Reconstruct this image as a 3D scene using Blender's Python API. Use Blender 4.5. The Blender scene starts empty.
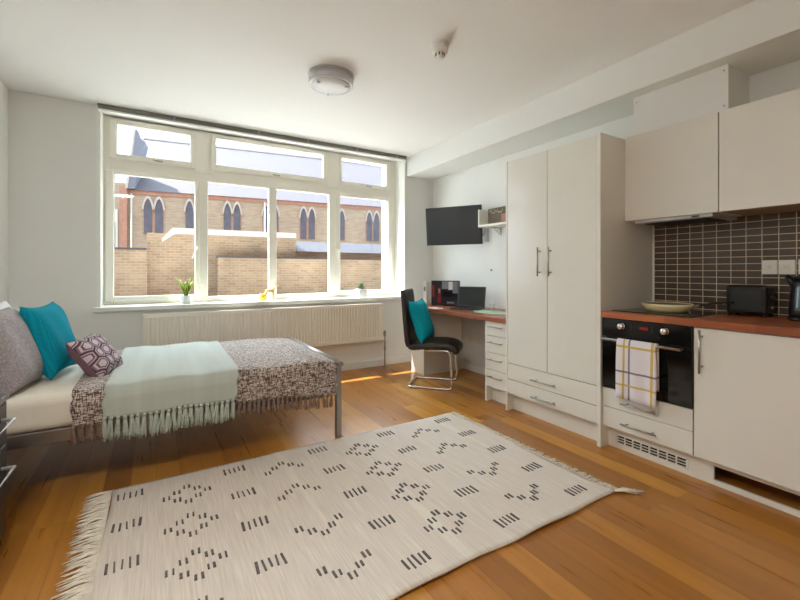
import bpy, bmesh, math, random
from mathutils import Vector, Matrix, Euler
random.seed(7)
SC = bpy.context.scene
COL = SC.collection
MW = {}                                   # object -> world matrix

# ------------------------------------------------------------------ helpers
def lin(c):
    return tuple((x/12.92 if x <= .04045 else ((x+.055)/1.055)**2.4) for x in [v/255 for v in c])

class MB:
    """collects shapes (world coordinates unless built with local=True) into ONE mesh"""
    def __init__(s):
        s.v = []; s.f = []; s.m = []; s.sm = []
    def add(s, vs, fs, mi=0, smooth=False, M=None):
        b = len(s.v)
        for p in vs:
            p = Vector(p)
            s.v.append(M @ p if M is not None else p)
        for f in fs:
            s.f.append([i+b for i in f]); s.m.append(mi); s.sm.append(smooth)
        return s
    def box(s, a, b, mi=0, M=None):
        x0, y0, z0 = a; x1, y1, z1 = b
        vs = [(x0,y0,z0),(x1,y0,z0),(x1,y1,z0),(x0,y1,z0),(x0,y0,z1),(x1,y0,z1),(x1,y1,z1),(x0,y1,z1)]
        return s.add(vs, [(0,3,2,1),(4,5,6,7),(0,1,5,4),(1,2,6,5),(2,3,7,6),(3,0,4,7)], mi, False, M)
    def tube(s, pts, r, n=10, mi=0, cap=True, M=None, smooth=True, flat=1.0):
        pts = [Vector(p) for p in pts]
        rs = r if isinstance(r, (list, tuple)) else [r]*len(pts)
        vs = []; fs = []
        prev = None
        for i, p in enumerate(pts):
            if i == 0: t = pts[1]-pts[0]
            elif i == len(pts)-1: t = pts[-1]-pts[-2]
            else: t = (pts[i+1]-p).normalized()+(p-pts[i-1]).normalized()
            t.normalize()
            if prev is None:
                a = Vector((0,0,1)) if abs(t.z) < .9 else Vector((1,0,0))
                u = t.cross(a).normalized()
            else:
                u = (prev-t*prev.dot(t)).normalized()
            prev = u; w = t.cross(u)
            for k in range(n):
                an = 2*math.pi*k/n
                vs.append(p+(u*math.cos(an)+w*math.sin(an)*flat)*rs[i])
        for i in range(len(pts)-1):
            for k in range(n):
                fs.append((i*n+k, i*n+(k+1) % n, (i+1)*n+(k+1) % n, (i+1)*n+k))
        s.add(vs, fs, mi, smooth, M)
        if cap:
            s.add(vs[:n], [tuple(range(n-1,-1,-1))], mi, False, M)
            s.add(vs[-n:], [tuple(range(n))], mi, False, M)
        return s
    def lathe(s, prof, c=(0,0,0), n=28, mi=0, M=None, smooth=True):
        vs = []; fs = []
        for r, z in prof:
            for k in range(n):
                a = 2*math.pi*k/n
                vs.append((c[0]+r*math.cos(a), c[1]+r*math.sin(a), c[2]+z))
        for i in range(len(prof)-1):
            for k in range(n):
                fs.append((i*n+k, i*n+(k+1) % n, (i+1)*n+(k+1) % n, (i+1)*n+k))
        s.add(vs, fs, mi, smooth, M)
        if prof[0][0] > 1e-5: s.add(vs[:n], [tuple(range(n-1,-1,-1))], mi, False, M)
        if prof[-1][0] > 1e-5: s.add(vs[-n:], [tuple(range(n))], mi, False, M)
        return s
    def prism(s, poly, d, mi=0, M=None, smooth=False):
        """poly: list of 3D points (planar), d: extrusion vector"""
        n = len(poly); d = Vector(d); P = [Vector(p) for p in poly]
        vs = P+[p+d for p in P]
        s.add(vs, [tuple(range(n-1,-1,-1)), tuple(range(n, 2*n))], mi, False, M)
        s.add(vs, [(i, (i+1) % n, n+(i+1) % n, n+i) for i in range(n)], mi, smooth, M)
        return s
    def grid(s, fn, nu, nv, mi=0, M=None, smooth=True):
        vs = [fn(i/nu, j/nv) for j in range(nv+1) for i in range(nu+1)]
        fs = [(j*(nu+1)+i, j*(nu+1)+i+1, (j+1)*(nu+1)+i+1, (j+1)*(nu+1)+i) for j in range(nv) for i in range(nu)]
        return s.add(vs, fs, mi, smooth, M)
    def build(s, name, mats, parent=None, local=False, bevel=0, seg=2, solid=0, recalc=True, sub=0):
        me = bpy.data.meshes.new(name)
        inv = Matrix.Identity(4)
        if parent is not None and not local: inv = MW[parent].inverted()
        me.from_pydata([inv @ v for v in s.v], [], s.f)
        for m in (mats if isinstance(mats, (list, tuple)) else [mats]): me.materials.append(m)
        for p, mi, sm in zip(me.polygons, s.m, s.sm): p.material_index = mi; p.use_smooth = sm
        bm = bmesh.new(); bm.from_mesh(me)
        bmesh.ops.remove_doubles(bm, verts=bm.verts, dist=1e-6)
        if recalc: bmesh.ops.recalc_face_normals(bm, faces=bm.faces)
        bm.to_mesh(me); bm.free()
        o = bpy.data.objects.new(name, me); COL.objects.link(o)
        o.parent = parent
        MW[o] = MW[parent].copy() if parent is not None else Matrix.Identity(4)
        if solid:
            md = o.modifiers.new('s', 'SOLIDIFY'); md.thickness = solid; md.offset = 0
        if bevel:
            md = o.modifiers.new('b', 'BEVEL'); md.width = bevel; md.segments = seg
            md.limit_method = 'ANGLE'; md.angle_limit = math.radians(40)
            md.harden_normals = False
        if sub:
            md = o.modifiers.new('u', 'SUBSURF'); md.levels = sub; md.render_levels = sub
        return o

def tag(o, label, cat, group=None):
    o['label'] = label; o['category'] = cat
    if group: o['group'] = group
    return o
def thing(name, label, cat, loc=(0,0,0), rot=(0,0,0), group=None):
    o = bpy.data.objects.new(name, None); COL.objects.link(o)
    o.empty_display_size = .1
    o.location = loc; o.rotation_euler = rot
    MW[o] = Matrix.Translation(Vector(loc)) @ Euler(rot).to_matrix().to_4x4()
    return tag(o, label, cat, group)
def struct(o):
    o['kind'] = 'structure'; return o
def stuff(o):
    o['kind'] = 'stuff'; return o
def place(o, loc, rotz=0):
    """put an already built single mesh's origin at loc (keeps world shape)"""
    o.data.transform(Matrix.Translation(-Vector(loc))); o.location = loc
    MW[o] = Matrix.Translation(Vector(loc)); return o
def tree_copy(root, delta, label=None):
    c = root.copy(); COL.objects.link(c); c.location = root.location+Vector(delta)
    if label: c['label'] = label
    MW[c] = Matrix.Translation(Vector(delta)) @ MW[root]
    for ch in list(root.children):
        k = ch.copy(); COL.objects.link(k); k.parent = c
        for g in list(ch.children):
            q = g.copy(); COL.objects.link(q); q.parent = k
    return c

# ---------------------------------------------------------------- materials
def nodes(m):
    m.use_nodes = True; nt = m.node_tree
    return nt, nt.nodes, nt.links, nt.nodes['Principled BSDF']
def mat(name, c, rough=.5, metal=0, var=0, vscale=8, bump=0, bscale=60, coat=0, stretch=None, spec=.5, sheen=0, emit=None, es=0):
    m = bpy.data.materials.new(name); nt, N, L, B = nodes(m)
    col = lin(c)
    B.inputs['Base Color'].default_value = (*col, 1)
    B.inputs['Roughness'].default_value = rough; B.inputs['Metallic'].default_value = metal
    B.inputs['Coat Weight'].default_value = coat; B.inputs['Coat Roughness'].default_value = .08
    B.inputs['Specular IOR Level'].default_value = spec
    B.inputs['Sheen Weight'].default_value = sheen
    if emit:
        B.inputs['Emission Color'].default_value = (*lin(emit), 1); B.inputs['Emission Strength'].default_value = es
    tc = N.new('ShaderNodeTexCoord'); mp = N.new('ShaderNodeMapping')
    L.new(tc.outputs['Object'], mp.inputs['Vector'])
    if stretch: mp.inputs['Scale'].default_value = stretch
    if var:
        no = N.new('ShaderNodeTexNoise'); no.inputs['Scale'].default_value = vscale; no.inputs['Detail'].default_value = 6
        L.new(mp.outputs[0], no.inputs['Vector'])
        r = N.new('ShaderNodeValToRGB'); r.color_ramp.elements[0].position = .3; r.color_ramp.elements[1].position = .7
        r.color_ramp.elements[0].color = (*[x*(1-var) for x in col], 1)
        r.color_ramp.elements[1].color = (*[min(1, x*(1+var)) for x in col], 1)
        L.new(no.outputs['Fac'], r.inputs['Fac']); L.new(r.outputs[0], B.inputs['Base Color'])
    if bump:
        n2 = N.new('ShaderNodeTexNoise'); n2.inputs['Scale'].default_value = bscale; n2.inputs['Detail'].default_value = 4
        L.new(mp.outputs[0], n2.inputs['Vector'])
        bp = N.new('ShaderNodeBump'); bp.inputs['Strength'].default_value = bump; bp.inputs['Distance'].default_value = .01
        L.new(n2.outputs['Fac'], bp.inputs['Height']); L.new(bp.outputs[0], B.inputs['Normal'])
    return m
def math_(N, L, op, a, b=None, c=None):
    n = N.new('ShaderNodeMath'); n.operation = op
    for i, x in enumerate((a, b, c)):
        if x is None: continue
        if isinstance(x, (int, float)): n.inputs[i].default_value = x
        else: L.new(x, n.inputs[i])
    return n.outputs[0]
def mixc(N, L, fac, a, b, mode='MIX'):
    n = N.new('ShaderNodeMix'); n.data_type = 'RGBA'; n.blend_type = mode
    for sock, x in ((n.inputs['Factor'], fac), (n.inputs[6], a), (n.inputs[7], b)):
        if isinstance(x, (int, float)): sock.default_value = x
        elif isinstance(x, tuple): sock.default_value = (*x, 1)
        else: L.new(x, sock)
    return n.outputs[2]

M = {}
M['wall'] = mat('wall_paint', (228,229,226), .75, bump=.05, bscale=140)
M['ceil'] = mat('ceiling_paint', (233,233,231), .8, bump=.04, bscale=120)
M['trimwhite'] = mat('trim_white', (232,233,228), .4)
M['upvc'] = mat('upvc_white', (234,232,221), .32, coat=.2)
M['cab'] = mat('cabinet_white_gloss', (225,223,214), .22, coat=.3, var=.01)
M['cabm'] = mat('cabinet_white_matt', (226,224,214), .4)
M['steel'] = mat('brushed_steel', (176,172,164), .3, 1, bump=.03, bscale=200)
M['chrome'] = mat('chrome', (222,222,222), .22, 1)
M['satin'] = mat('satin_chrome', (226,226,228), .4, .55)
M['black'] = mat('black_plastic', (20,20,21), .35)
M['blackgloss'] = mat('black_gloss', (11,11,12), .07, coat=.4)
M['dark'] = mat('void_shade', (14,13,12), .8)  # near-black for openings, their inner shade put into the colour
M['rubber'] = mat('dark_grey', (45,45,46), .6)
M['rad'] = mat('radiator_enamel', (236,231,220), .35)
M['bedmetal'] = mat('bed_grey_metal', (150,146,142), .3, .75)
M['sheet'] = mat('sheet_cream', (226,220,205), .85, var=.03, vscale=6, bump=.15, bscale=14)
M['whitecloth'] = mat('white_cloth', (235,235,236), .85, bump=.15, bscale=20)
M['dresser'] = mat('dresser_dark_wood', (62,56,56), .38, var=.2, vscale=4, stretch=(2,2,22))
M['leather'] = mat('dark_leather', (47,42,39), .42, var=.08, vscale=30, bump=.12, bscale=120)
M['paper'] = mat('white_paper', (235,233,226), .7)
M['potwhite'] = mat('pot_white', (228,232,228), .3)
M['soil'] = mat('soil', (66,52,38), .9, bump=.4)
M['leaf'] = mat('aloe_leaf', (158,180,66), .45, var=.25, vscale=14)
M['succ'] = mat('succulent_leaf', (116,146,92), .5, var=.25, vscale=20)
M['gold'] = mat('brass_gold', (206,168,112), .3, .85)
M['yellowwax'] = mat('yellow_glass', (238,196,72), .25)
M['lampgrey'] = mat('lamp_body', (196,194,198), .35)
M['lampglass'] = mat('lamp_diffuser', (208,207,208), .4)
M['panout'] = mat('pan_cream', (250,232,178), .28, coat=.3)
M['kettleglass'] = mat('kettle_window', (96,112,122), .12, coat=.5)
M['bracket'] = mat('bracket_grey', (186,186,184), .35, .3)
M['green'] = mat('placemat_green', (172,204,176), .5)
M['fringe'] = mat('rug_fringe', (226,218,202), .9, var=.12, vscale=40)
M['slate'] = mat('slate_roof', (92,90,99), .75, var=.16, vscale=5, stretch=(1,1,6))
M['lead'] = mat('lead_grey', (66,66,76), .6, var=.15, vscale=3)
M['stone'] = mat('pale_stone', (200,194,188), .8, var=.05)
M['redband'] = mat('red_brick_band', (182,138,120), .85, var=.15, vscale=10)
M['lancet'] = mat('lancet_glass', (98,103,118), .3, var=.2, vscale=3)
M['outwhite'] = mat('outside_white', (222,222,218), .6)
M['ground'] = mat('tarmac', (66,65,64), .9, var=.1)
M['facade'] = mat('facade_dark_unseen', (92,72,60), .9)
M['red_emit'] = mat('red_digits', (120,20,16), .5, emit=(255,40,30), es=.22)
M['wood_sign'] = mat('sign_wood', (92,78,58), .6, var=.25, vscale=10, stretch=(1,1,12))
M['cream_ink'] = mat('cream_lettering', (226,216,190), .7)
M['pinkpic'] = mat('pink_print', (178,124,110), .7)
M['poster1'] = mat('poster_dark', (44,40,46), .25)
M['poster2'] = mat('poster_grey', (140,140,148), .25)
M['poster3'] = mat('poster_red', (140,44,50), .25)
M['poster4'] = mat('poster_white', (212,214,220), .25)
M['poster5'] = mat('poster_skin', (178,150,120), .25)
M['screen'] = mat('tv_screen', (58,60,65), .22, coat=.2)
M['lapscreen'] = mat('laptop_screen', (44,50,50), .22)
M['lapbody'] = mat('laptop_body', (58,64,66), .35, .3)
M['under'] = mat('underside_shade_brown', (150,128,100), .5)
M['outpale'] = mat('outside_pale_wall', (196,188,172), .85)

def wood_floor():
    m = bpy.data.materials.new('oak_laminate_floor'); nt, N, L, B = nodes(m)
    tc = N.new('ShaderNodeTexCoord'); sx = N.new('ShaderNodeSeparateXYZ'); L.new(tc.outputs['Object'], sx.inputs[0])
    PW, PL = .122, 1.3
    row = math_(N, L, 'FLOOR', math_(N, L, 'DIVIDE', sx.outputs['X'], PW))
    wn = N.new('ShaderNodeTexWhiteNoise'); wn.noise_dimensions = '1D'; L.new(row, wn.inputs['W'])
    yo = math_(N, L, 'ADD', sx.outputs['Y'], math_(N, L, 'MULTIPLY', wn.outputs['Value'], 5.0))
    yd = math_(N, L, 'DIVIDE', yo, PL)
    cell = math_(N, L, 'FLOOR', yd)
    cv = N.new('ShaderNodeCombineXYZ'); L.new(row, cv.inputs[0]); L.new(cell, cv.inputs[1])
    w2 = N.new('ShaderNodeTexWhiteNoise'); w2.noise_dimensions = '2D'; L.new(cv.outputs[0], w2.inputs['Vector'])
    ramp = N.new('ShaderNodeValToRGB')
    e = ramp.color_ramp.elements
    e[0].position = 0; e[0].color = (*lin((157,102,41)), 1)
    e[1].position = 1; e[1].color = (*lin((199,143,63)), 1)
    x = e.new(.45); x.color = (*lin((178,118,46)), 1)
    L.new(w2.outputs['Value'], ramp.inputs['Fac'])
    # grain stretched along the plank, shifted per plank
    gv = N.new('ShaderNodeCombineXYZ')
    L.new(math_(N, L, 'MULTIPLY', sx.outputs['X'], 26.0), gv.inputs[0])
    L.new(math_(N, L, 'MULTIPLY', sx.outputs['Y'], 1.6), gv.inputs[1])
    L.new(math_(N, L, 'MULTIPLY', w2.outputs['Value'], 60.0), gv.inputs[2])
    g = N.new('ShaderNodeTexNoise'); g.inputs['Scale'].default_value = 1.0; g.inputs['Detail'].default_value = 3; g.inputs['Distortion'].default_value = .25
    L.new(gv.outputs[0], g.inputs['Vector'])
    gr = N.new('ShaderNodeValToRGB'); gr.color_ramp.elements[0].position = .3; gr.color_ramp.elements[1].position = .72
    gr.color_ramp.elements[0].color = (.76,.73,.68,1); gr.color_ramp.elements[1].color = (1.06,1.04,1.0,1)
    L.new(g.outputs['Fac'], gr.inputs['Fac'])
    c = mixc(N, L, .8, ramp.outputs[0], gr.outputs[0], 'MULTIPLY')
    fx = math_(N, L, 'FRACT', math_(N, L, 'DIVIDE', sx.outputs['X'], PW)); fy = math_(N, L, 'FRACT', yd)
    gapx = math_(N, L, 'LESS_THAN', fx, .03); gapy = math_(N, L, 'LESS_THAN', fy, .0022)
    gap = math_(N, L, 'MAXIMUM', gapx, gapy)
    c = mixc(N, L, math_(N, L, 'MULTIPLY', gap, .4), c, lin((92,58,30)))
    L.new(c, B.inputs['Base Color'])
    B.inputs['Roughness'].default_value = .36; B.inputs['Specular IOR Level'].default_value = .5
    rr = math_(N, L, 'MULTIPLY_ADD', g.outputs['Fac'], .16, .22); L.new(rr, B.inputs['Roughness'])
    bp = N.new('ShaderNodeBump'); bp.inputs['Strength'].default_value = .08; bp.inputs['Distance'].default_value = .002
    L.new(g.outputs['Fac'], bp.inputs['Height']); L.new(bp.outputs[0], B.inputs['Normal'])
    return m
M['floor'] = wood_floor()

def worktop_mat():
    m = bpy.data.materials.new('worktop_wood'); nt, N, L, B = nodes(m)
    tc = N.new('ShaderNodeTexCoord'); sx = N.new('ShaderNodeSeparateXYZ'); L.new(tc.outputs['Object'], sx.inputs[0])
    row = math_(N, L, 'FLOOR', math_(N, L, 'DIVIDE', sx.outputs['X'], .045))
    wn = N.new('ShaderNodeTexWhiteNoise'); wn.noise_dimensions = '1D'; L.new(row, wn.inputs['W'])
    yd = math_(N, L, 'DIVIDE', math_(N, L, 'ADD', sx.outputs['Y'], math_(N, L, 'MULTIPLY', wn.outputs['Value'], 3.0)), .42)
    cv = N.new('ShaderNodeCombineXYZ'); L.new(row, cv.inputs[0]); L.new(math_(N, L, 'FLOOR', yd), cv.inputs[1])
    w2 = N.new('ShaderNodeTexWhiteNoise'); w2.noise_dimensions = '2D'; L.new(cv.outputs[0], w2.inputs['Vector'])
    gv = N.new('ShaderNodeCombineXYZ')
    L.new(math_(N, L, 'MULTIPLY', sx.outputs['X'], 40.0), gv.inputs[0]); L.new(math_(N, L, 'MULTIPLY', sx.outputs['Y'], 4.0), gv.inputs[1])
    L.new(math_(N, L, 'MULTIPLY_ADD', sx.outputs['Z'], 40.0, math_(N, L, 'MULTIPLY', w2.outputs['Value'], 30.0)), gv.inputs[2])
    g = N.new('ShaderNodeTexNoise'); g.inputs['Scale'].default_value = 1; g.inputs['Detail'].default_value = 4
    L.new(gv.outputs[0], g.inputs['Vector'])
    f = math_(N, L, 'ADD', math_(N, L, 'MULTIPLY', w2.outputs['Value'], .55), math_(N, L, 'MULTIPLY', g.outputs['Fac'], .45))
    r = N.new('ShaderNodeValToRGB'); r.color_ramp.elements[0].position = .2; r.color_ramp.elements[1].position = .85
    r.color_ramp.elements[0].color = (*lin((118,62,36)), 1); r.color_ramp.elements[1].color = (*lin((182,106,66)), 1)
    L.new(f, r.inputs['Fac']); L.new(r.outputs[0], B.inputs['Base Color'])
    B.inputs['Roughness'].default_value = .3
    return m
M['worktop'] = worktop_mat()

def brick_mat(name, c1, c2, mortar, bw, bh, ms, axis='XZ', offset=.5, rough=.85, vary=0, bumpv=.3, bias=0):
    m = bpy.data.materials.new(name); nt, N, L, B = nodes(m)
    tc = N.new('ShaderNodeTexCoord'); sx = N.new('ShaderNodeSeparateXYZ'); L.new(tc.outputs['Object'], sx.inputs[0])
    cv = N.new('ShaderNodeCombineXYZ')
    L.new(sx.outputs[axis[0]], cv.inputs[0]); L.new(sx.outputs[axis[1]], cv.inputs[1])
    b = N.new('ShaderNodeTexBrick'); L.new(cv.outputs[0], b.inputs['Vector'])
    b.inputs['Color1'].default_value = (*lin(c1), 1); b.inputs['Color2'].default_value = (*lin(c2), 1); b.inputs['Mortar'].default_value = (*lin(mortar), 1)
    b.inputs['Scale'].default_value = 1; b.inputs['Brick Width'].default_value = bw; b.inputs['Row Height'].default_value = bh
    b.inputs['Mortar Size'].default_value = ms; b.inputs['Bias'].default_value = bias; b.offset = offset; b.squash = 1
    b.inputs['Mortar Smooth'].default_value = .1
    out = b.outputs['Color']
    if vary:
        no = N.new('ShaderNodeTexNoise'); no.inputs['Scale'].default_value = .9; no.inputs['Detail'].default_value = 6
        L.new(tc.outputs['Object'], no.inputs['Vector'])
        r = N.new('ShaderNodeValToRGB'); r.color_ramp.elements[0].color = (1-vary, 1-vary, 1-vary, 1); r.color_ramp.elements[1].color = (1+vary, 1+vary*.9, 1+vary*.7, 1)
        r.color_ramp.elements[0].position = .3; r.color_ramp.elements[1].position = .7
        L.new(no.outputs['Fac'], r.inputs['Fac'])
        out = mixc(N, L, 1.0, out, r.outputs[0], 'MULTIPLY')
    L.new(out, B.inputs['Base Color']); B.inputs['Roughness'].default_value = rough
    bp = N.new('ShaderNodeBump'); bp.inputs['Strength'].default_value = bumpv; bp.inputs['Distance'].default_value = .003; bp.invert = True
    L.new(b.outputs['Fac'], bp.inputs['Height']); L.new(bp.outputs[0], B.inputs['Normal'])
    return m
M['tiles'] = brick_mat('splashback_tiles', (78,66,56), (88,75,64), (216,202,176), .0785, .0437, .0022, 'YZ', 0, .22, 0, .2)
M['brick'] = brick_mat('stock_brick', (170,148,122), (150,126,101), (172,162,148), .225, .075, .008, 'XZ', .5, .9, .24)
M['brick2'] = brick_mat('church_brick', (186,168,146), (168,148,126), (186,178,166), .225, .075, .008, 'XZ', .5, .9, .1)

def rug_mat():
    m = bpy.data.materials.new('rug_weave'); nt, N, L, B = nodes(m)
    tc = N.new('ShaderNodeTexCoord'); sx = N.new('ShaderNodeSeparateXYZ'); L.new(tc.outputs['Object'], sx.inputs[0])
    gv = N.new('ShaderNodeCombineXYZ'); L.new(math_(N, L, 'MULTIPLY', sx.outputs['X'], 150.0), gv.inputs[0]); L.new(math_(N, L, 'MULTIPLY', sx.outputs['Y'], 5.0), gv.inputs[1])
    g = N.new('ShaderNodeTexNoise'); g.inputs['Scale'].default_value = 1; g.inputs['Detail'].default_value = 3; L.new(gv.outputs[0], g.inputs['Vector'])
    r = N.new('ShaderNodeValToRGB'); r.color_ramp.elements[0].position = .35; r.color_ramp.elements[1].position = .75
    r.color_ramp.elements[0].color = (*lin((202,191,179)), 1); r.color_ramp.elements[1].color = (*lin((220,210,198)), 1)
    L.new(g.outputs['Fac'], r.inputs['Fac'])
    # broad pale streaks
    gv2 = N.new('ShaderNodeCombineXYZ'); L.new(math_(N, L, 'MULTIPLY', sx.outputs['X'], 9.0), gv2.inputs[0]); L.new(math_(N, L, 'MULTIPLY', sx.outputs['Y'], .4), gv2.inputs[1])
    g2 = N.new('ShaderNodeTexNoise'); g2.inputs['Scale'].default_value = 1; g2.inputs['Detail'].default_value = 2; L.new(gv2.outputs[0], g2.inputs['Vector'])
    st = N.new('ShaderNodeValToRGB'); st.color_ramp.elements[0].position = .58; st.color_ramp.elements[1].position = .7
    L.new(g2.outputs['Fac'], st.inputs['Fac'])
    sp = N.new('ShaderNodeTexNoise'); sp.inputs['Scale'].default_value = 130; L.new(tc.outputs['Object'], sp.inputs['Vector'])
    c = mixc(N, L, math_(N, L, 'MULTIPLY', math_(N, L, 'MULTIPLY', st.outputs[0], sp.outputs['Fac']), .9), r.outputs[0], lin((226,219,206)))
    L.new(c, B.inputs['Base Color']); B.inputs['Roughness'].default_value = .95
    w = N.new('ShaderNodeTexNoise'); w.inputs['Scale'].default_value = 1; L.new(gv.outputs[0], w.inputs['Vector'])
    bp = N.new('ShaderNodeBump'); bp.inputs['Strength'].default_value = .25; bp.inputs['Distance'].default_value = .004
    L.new(w.outputs['Fac'], bp.inputs['Height']); L.new(bp.outputs[0], B.inputs['Normal'])
    return m
M['rug'] = rug_mat()
M['rugdark'] = mat('rug_dashes', (98,92,92), .95, var=.2, vscale=90)

def weave_mat(name, dark, light, sa, sb, thr=.5, rng=.12, mixb=.6):
    """coarse tweed: two crossing sets of streaky threads"""
    m = bpy.data.materials.new(name); nt, N, L, B = nodes(m)
    tc = N.new('ShaderNodeTexCoord')
    fac = None
    for sc in (sa, sb):
        mp = N.new('ShaderNodeMapping'); mp.inputs['Scale'].default_value = sc; L.new(tc.outputs['Object'], mp.inputs['Vector'])
        no = N.new('ShaderNodeTexNoise'); no.inputs['Scale'].default_value = 1; no.inputs['Detail'].default_value = 2; L.new(mp.outputs[0], no.inputs['Vector'])
        fac = no.outputs['Fac'] if fac is None else math_(N, L, 'ADD', math_(N, L, 'MULTIPLY', fac, .5), math_(N, L, 'MULTIPLY', no.outputs['Fac'], .5))
    r = N.new('ShaderNodeValToRGB'); r.color_ramp.elements[0].position = thr-rng/2; r.color_ramp.elements[1].position = thr+rng/2
    r.color_ramp.elements[0].color = (*lin(dark), 1); r.color_ramp.elements[1].color = (*lin(light), 1)
    L.new(fac, r.inputs['Fac']); L.new(r.outputs[0], B.inputs['Base Color']); B.inputs['Roughness'].default_value = .95
    B.inputs['Sheen Weight'].default_value = .25
    bp = N.new('ShaderNodeBump'); bp.inputs['Strength'].default_value = .5; bp.inputs['Distance'].default_value = .006
    L.new(fac, bp.inputs['Height']); L.new(bp.outputs[0], B.inputs['Normal'])
    return m
M['tweed'] = weave_mat('brown_tweed', (82,62,53), (204,190,180), (240,38,38), (32,180,200), .512, .10)
M['tweedtassel'] = mat('brown_tassel', (132,108,94), .95, var=.3, vscale=60)
M['sage'] = mat('sage_cloth', (176,183,174), .9, var=.08, vscale=2.2, bump=.12, bscale=160, stretch=(6,.25,.25), sheen=.2)  # stretched tone: the cloth's own bands plus crease shading in the colour
M['sagetassel'] = mat('sage_tassel', (172,180,168), .95, var=.1, vscale=50)

def teal_mat(name, axis, c=(14,164,178)):
    m = bpy.data.materials.new(name); nt, N, L, B = nodes(m)
    tc = N.new('ShaderNodeTexCoord')
    w = N.new('ShaderNodeTexWave'); w.bands_direction = axis; w.inputs['Scale'].default_value = 22; w.inputs['Distortion'].default_value = 2.5; w.inputs['Detail'].default_value = 2; w.inputs['Detail Scale'].default_value = 2
    L.new(tc.outputs['Object'], w.inputs['Vector'])
    col = mixc(N, L, w.outputs['Fac'], lin(tuple(x*.9 for x in c)), lin(c))
    L.new(col, B.inputs['Base Color']); B.inputs['Roughness'].default_value = .9; B.inputs['Specular IOR Level'].default_value = .2
    bp = N.new('ShaderNodeBump'); bp.inputs['Strength'].default_value = .35; bp.inputs['Distance'].default_value = .006
    L.new(w.outputs['Fac'], bp.inputs['Height']); L.new(bp.outputs[0], B.inputs['Normal'])
    return m
M['teal'] = teal_mat('teal_ribbed_knit', 'X', (2,152,176))
M['teal2'] = mat('teal_plain', (4,158,178), .9, spec=.2, bump=.2, bscale=30)
M['greypillow'] = weave_mat('grey_textured_cotton', (134,126,130), (172,164,166), (150,150,60), (60,60,170), .5, .3)
M['purple'] = mat('mauve_side', (124,92,104), .8)

def hex_mat():
    """concentric hexagon print on the cushion's front (local X/Y)"""
    m = bpy.data.materials.new('mauve_hexagon_print'); nt, N, L, B = nodes(m)
    tc = N.new('ShaderNodeTexCoord'); sx = N.new('ShaderNodeSeparateXYZ'); L.new(tc.outputs['Object'], sx.inputs[0])
    S = .076
    X = math_(N, L, 'DIVIDE', sx.outputs['X'], S); Y = math_(N, L, 'DIVIDE', sx.outputs['Y'], S)
    def hexd(ox, oy):
        # distance in hex metric to nearest centre on a rectangular lattice 1 x sqrt3
        px = math_(N, L, 'ABSOLUTE', math_(N, L, 'SUBTRACT', math_(N, L, 'FRACT', math_(N, L, 'ADD', X, ox+50)), .5))
        yy = math_(N, L, 'DIVIDE', Y, 1.7320508)
        py = math_(N, L, 'MULTIPLY', math_(N, L, 'ABSOLUTE', math_(N, L, 'SUBTRACT', math_(N, L, 'FRACT', math_(N, L, 'ADD', yy, oy+50)), .5)), 1.7320508)
        return math_(N, L, 'MAXIMUM', px, math_(N, L, 'ADD', math_(N, L, 'MULTIPLY', px, .5), math_(N, L, 'MULTIPLY', py, .8660254)))
    d = math_(N, L, 'MINIMUM', hexd(0,0), hexd(.5,.5))
    r = N.new('ShaderNodeValToRGB'); cr = r.color_ramp; cr.interpolation = 'CONSTANT'
    pale = (*lin((204,190,196)), 1); mid = (*lin((136,106,118)), 1); dk = (*lin((70,54,60)), 1)
    cr.elements[0].position = 0; cr.elements[0].color = pale
    cr.elements[1].position = .26; cr.elements[1].color = dk
    for p, c in ((.31, mid), (.35, pale), (.40, mid), (.455, dk)):
        q = cr.elements.new(p); q.color = c
    L.new(d, r.inputs['Fac']); L.new(r.outputs[0], B.inputs['Base Color']); B.inputs['Roughness'].default_value = .85
    return m
M['hex'] = hex_mat()

def towel_mat(y0, y1, z0, z1):
    m = bpy.data.materials.new('checked_tea_towel'); nt, N, L, B = nodes(m)
    tc = N.new('ShaderNodeTexCoord'); sx = N.new('ShaderNodeSeparateXYZ'); L.new(tc.outputs['Object'], sx.inputs[0])
    c = lin((222,216,220)); cur = c
    def band(cur, coord, ctr, hw, col, f=.85):
        d = math_(N, L, 'LESS_THAN', math_(N, L, 'ABSOLUTE', math_(N, L, 'SUBTRACT', coord, ctr)), hw)
        return mixc(N, L, math_(N, L, 'MULTIPLY', d, f), cur, lin(col))
    Yl, Zl = sx.outputs['Y'], sx.outputs['Z']
    W = y1-y0; Hh = z1-z0
    yel = (196,164,40); gry = (92,90,108)
    cur = band(cur, Yl, y1-.20*W, .006, yel); cur = band(cur, Yl, y1-.34*W, .006, gry); cur = band(cur, Yl, y1-.91*W, .008, yel)
    cur = band(cur, Zl, z1-.13*Hh, .007, yel); cur = band(cur, Zl, z1-.55*Hh, .006, gry); cur = band(cur, Zl, z1-.77*Hh, .006, yel)
    L.new(cur, B.inputs['Base Color']); B.inputs['Roughness'].default_value = .9
    return m

def glass_mat():
    m = bpy.data.materials.new('window_glass'); m.use_nodes = True; nt = m.node_tree; N = nt.nodes; L = nt.links
    for n in list(N): N.remove(n)
    o = N.new('ShaderNodeOutputMaterial'); t = N.new('ShaderNodeBsdfTransparent'); g = N.new('ShaderNodeBsdfGlossy'); mx = N.new('ShaderNodeMixShader')
    t.inputs[0].default_value = (.97,.98,.975,1); g.inputs['Roughness'].default_value = .02
    lw = N.new('ShaderNodeLayerWeight'); lw.inputs['Blend'].default_value = .5
    fr = math_(N, L, 'MULTIPLY_ADD', math_(N, L, 'POWER', lw.outputs['Facing'], 5.0), .7, .03)
    L.new(fr, mx.inputs[0]); L.new(t.outputs[0], mx.inputs[1]); L.new(g.outputs[0], mx.inputs[2]); L.new(mx.outputs[0], o.inputs[0])
    return m
M['glass'] = glass_mat()

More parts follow.
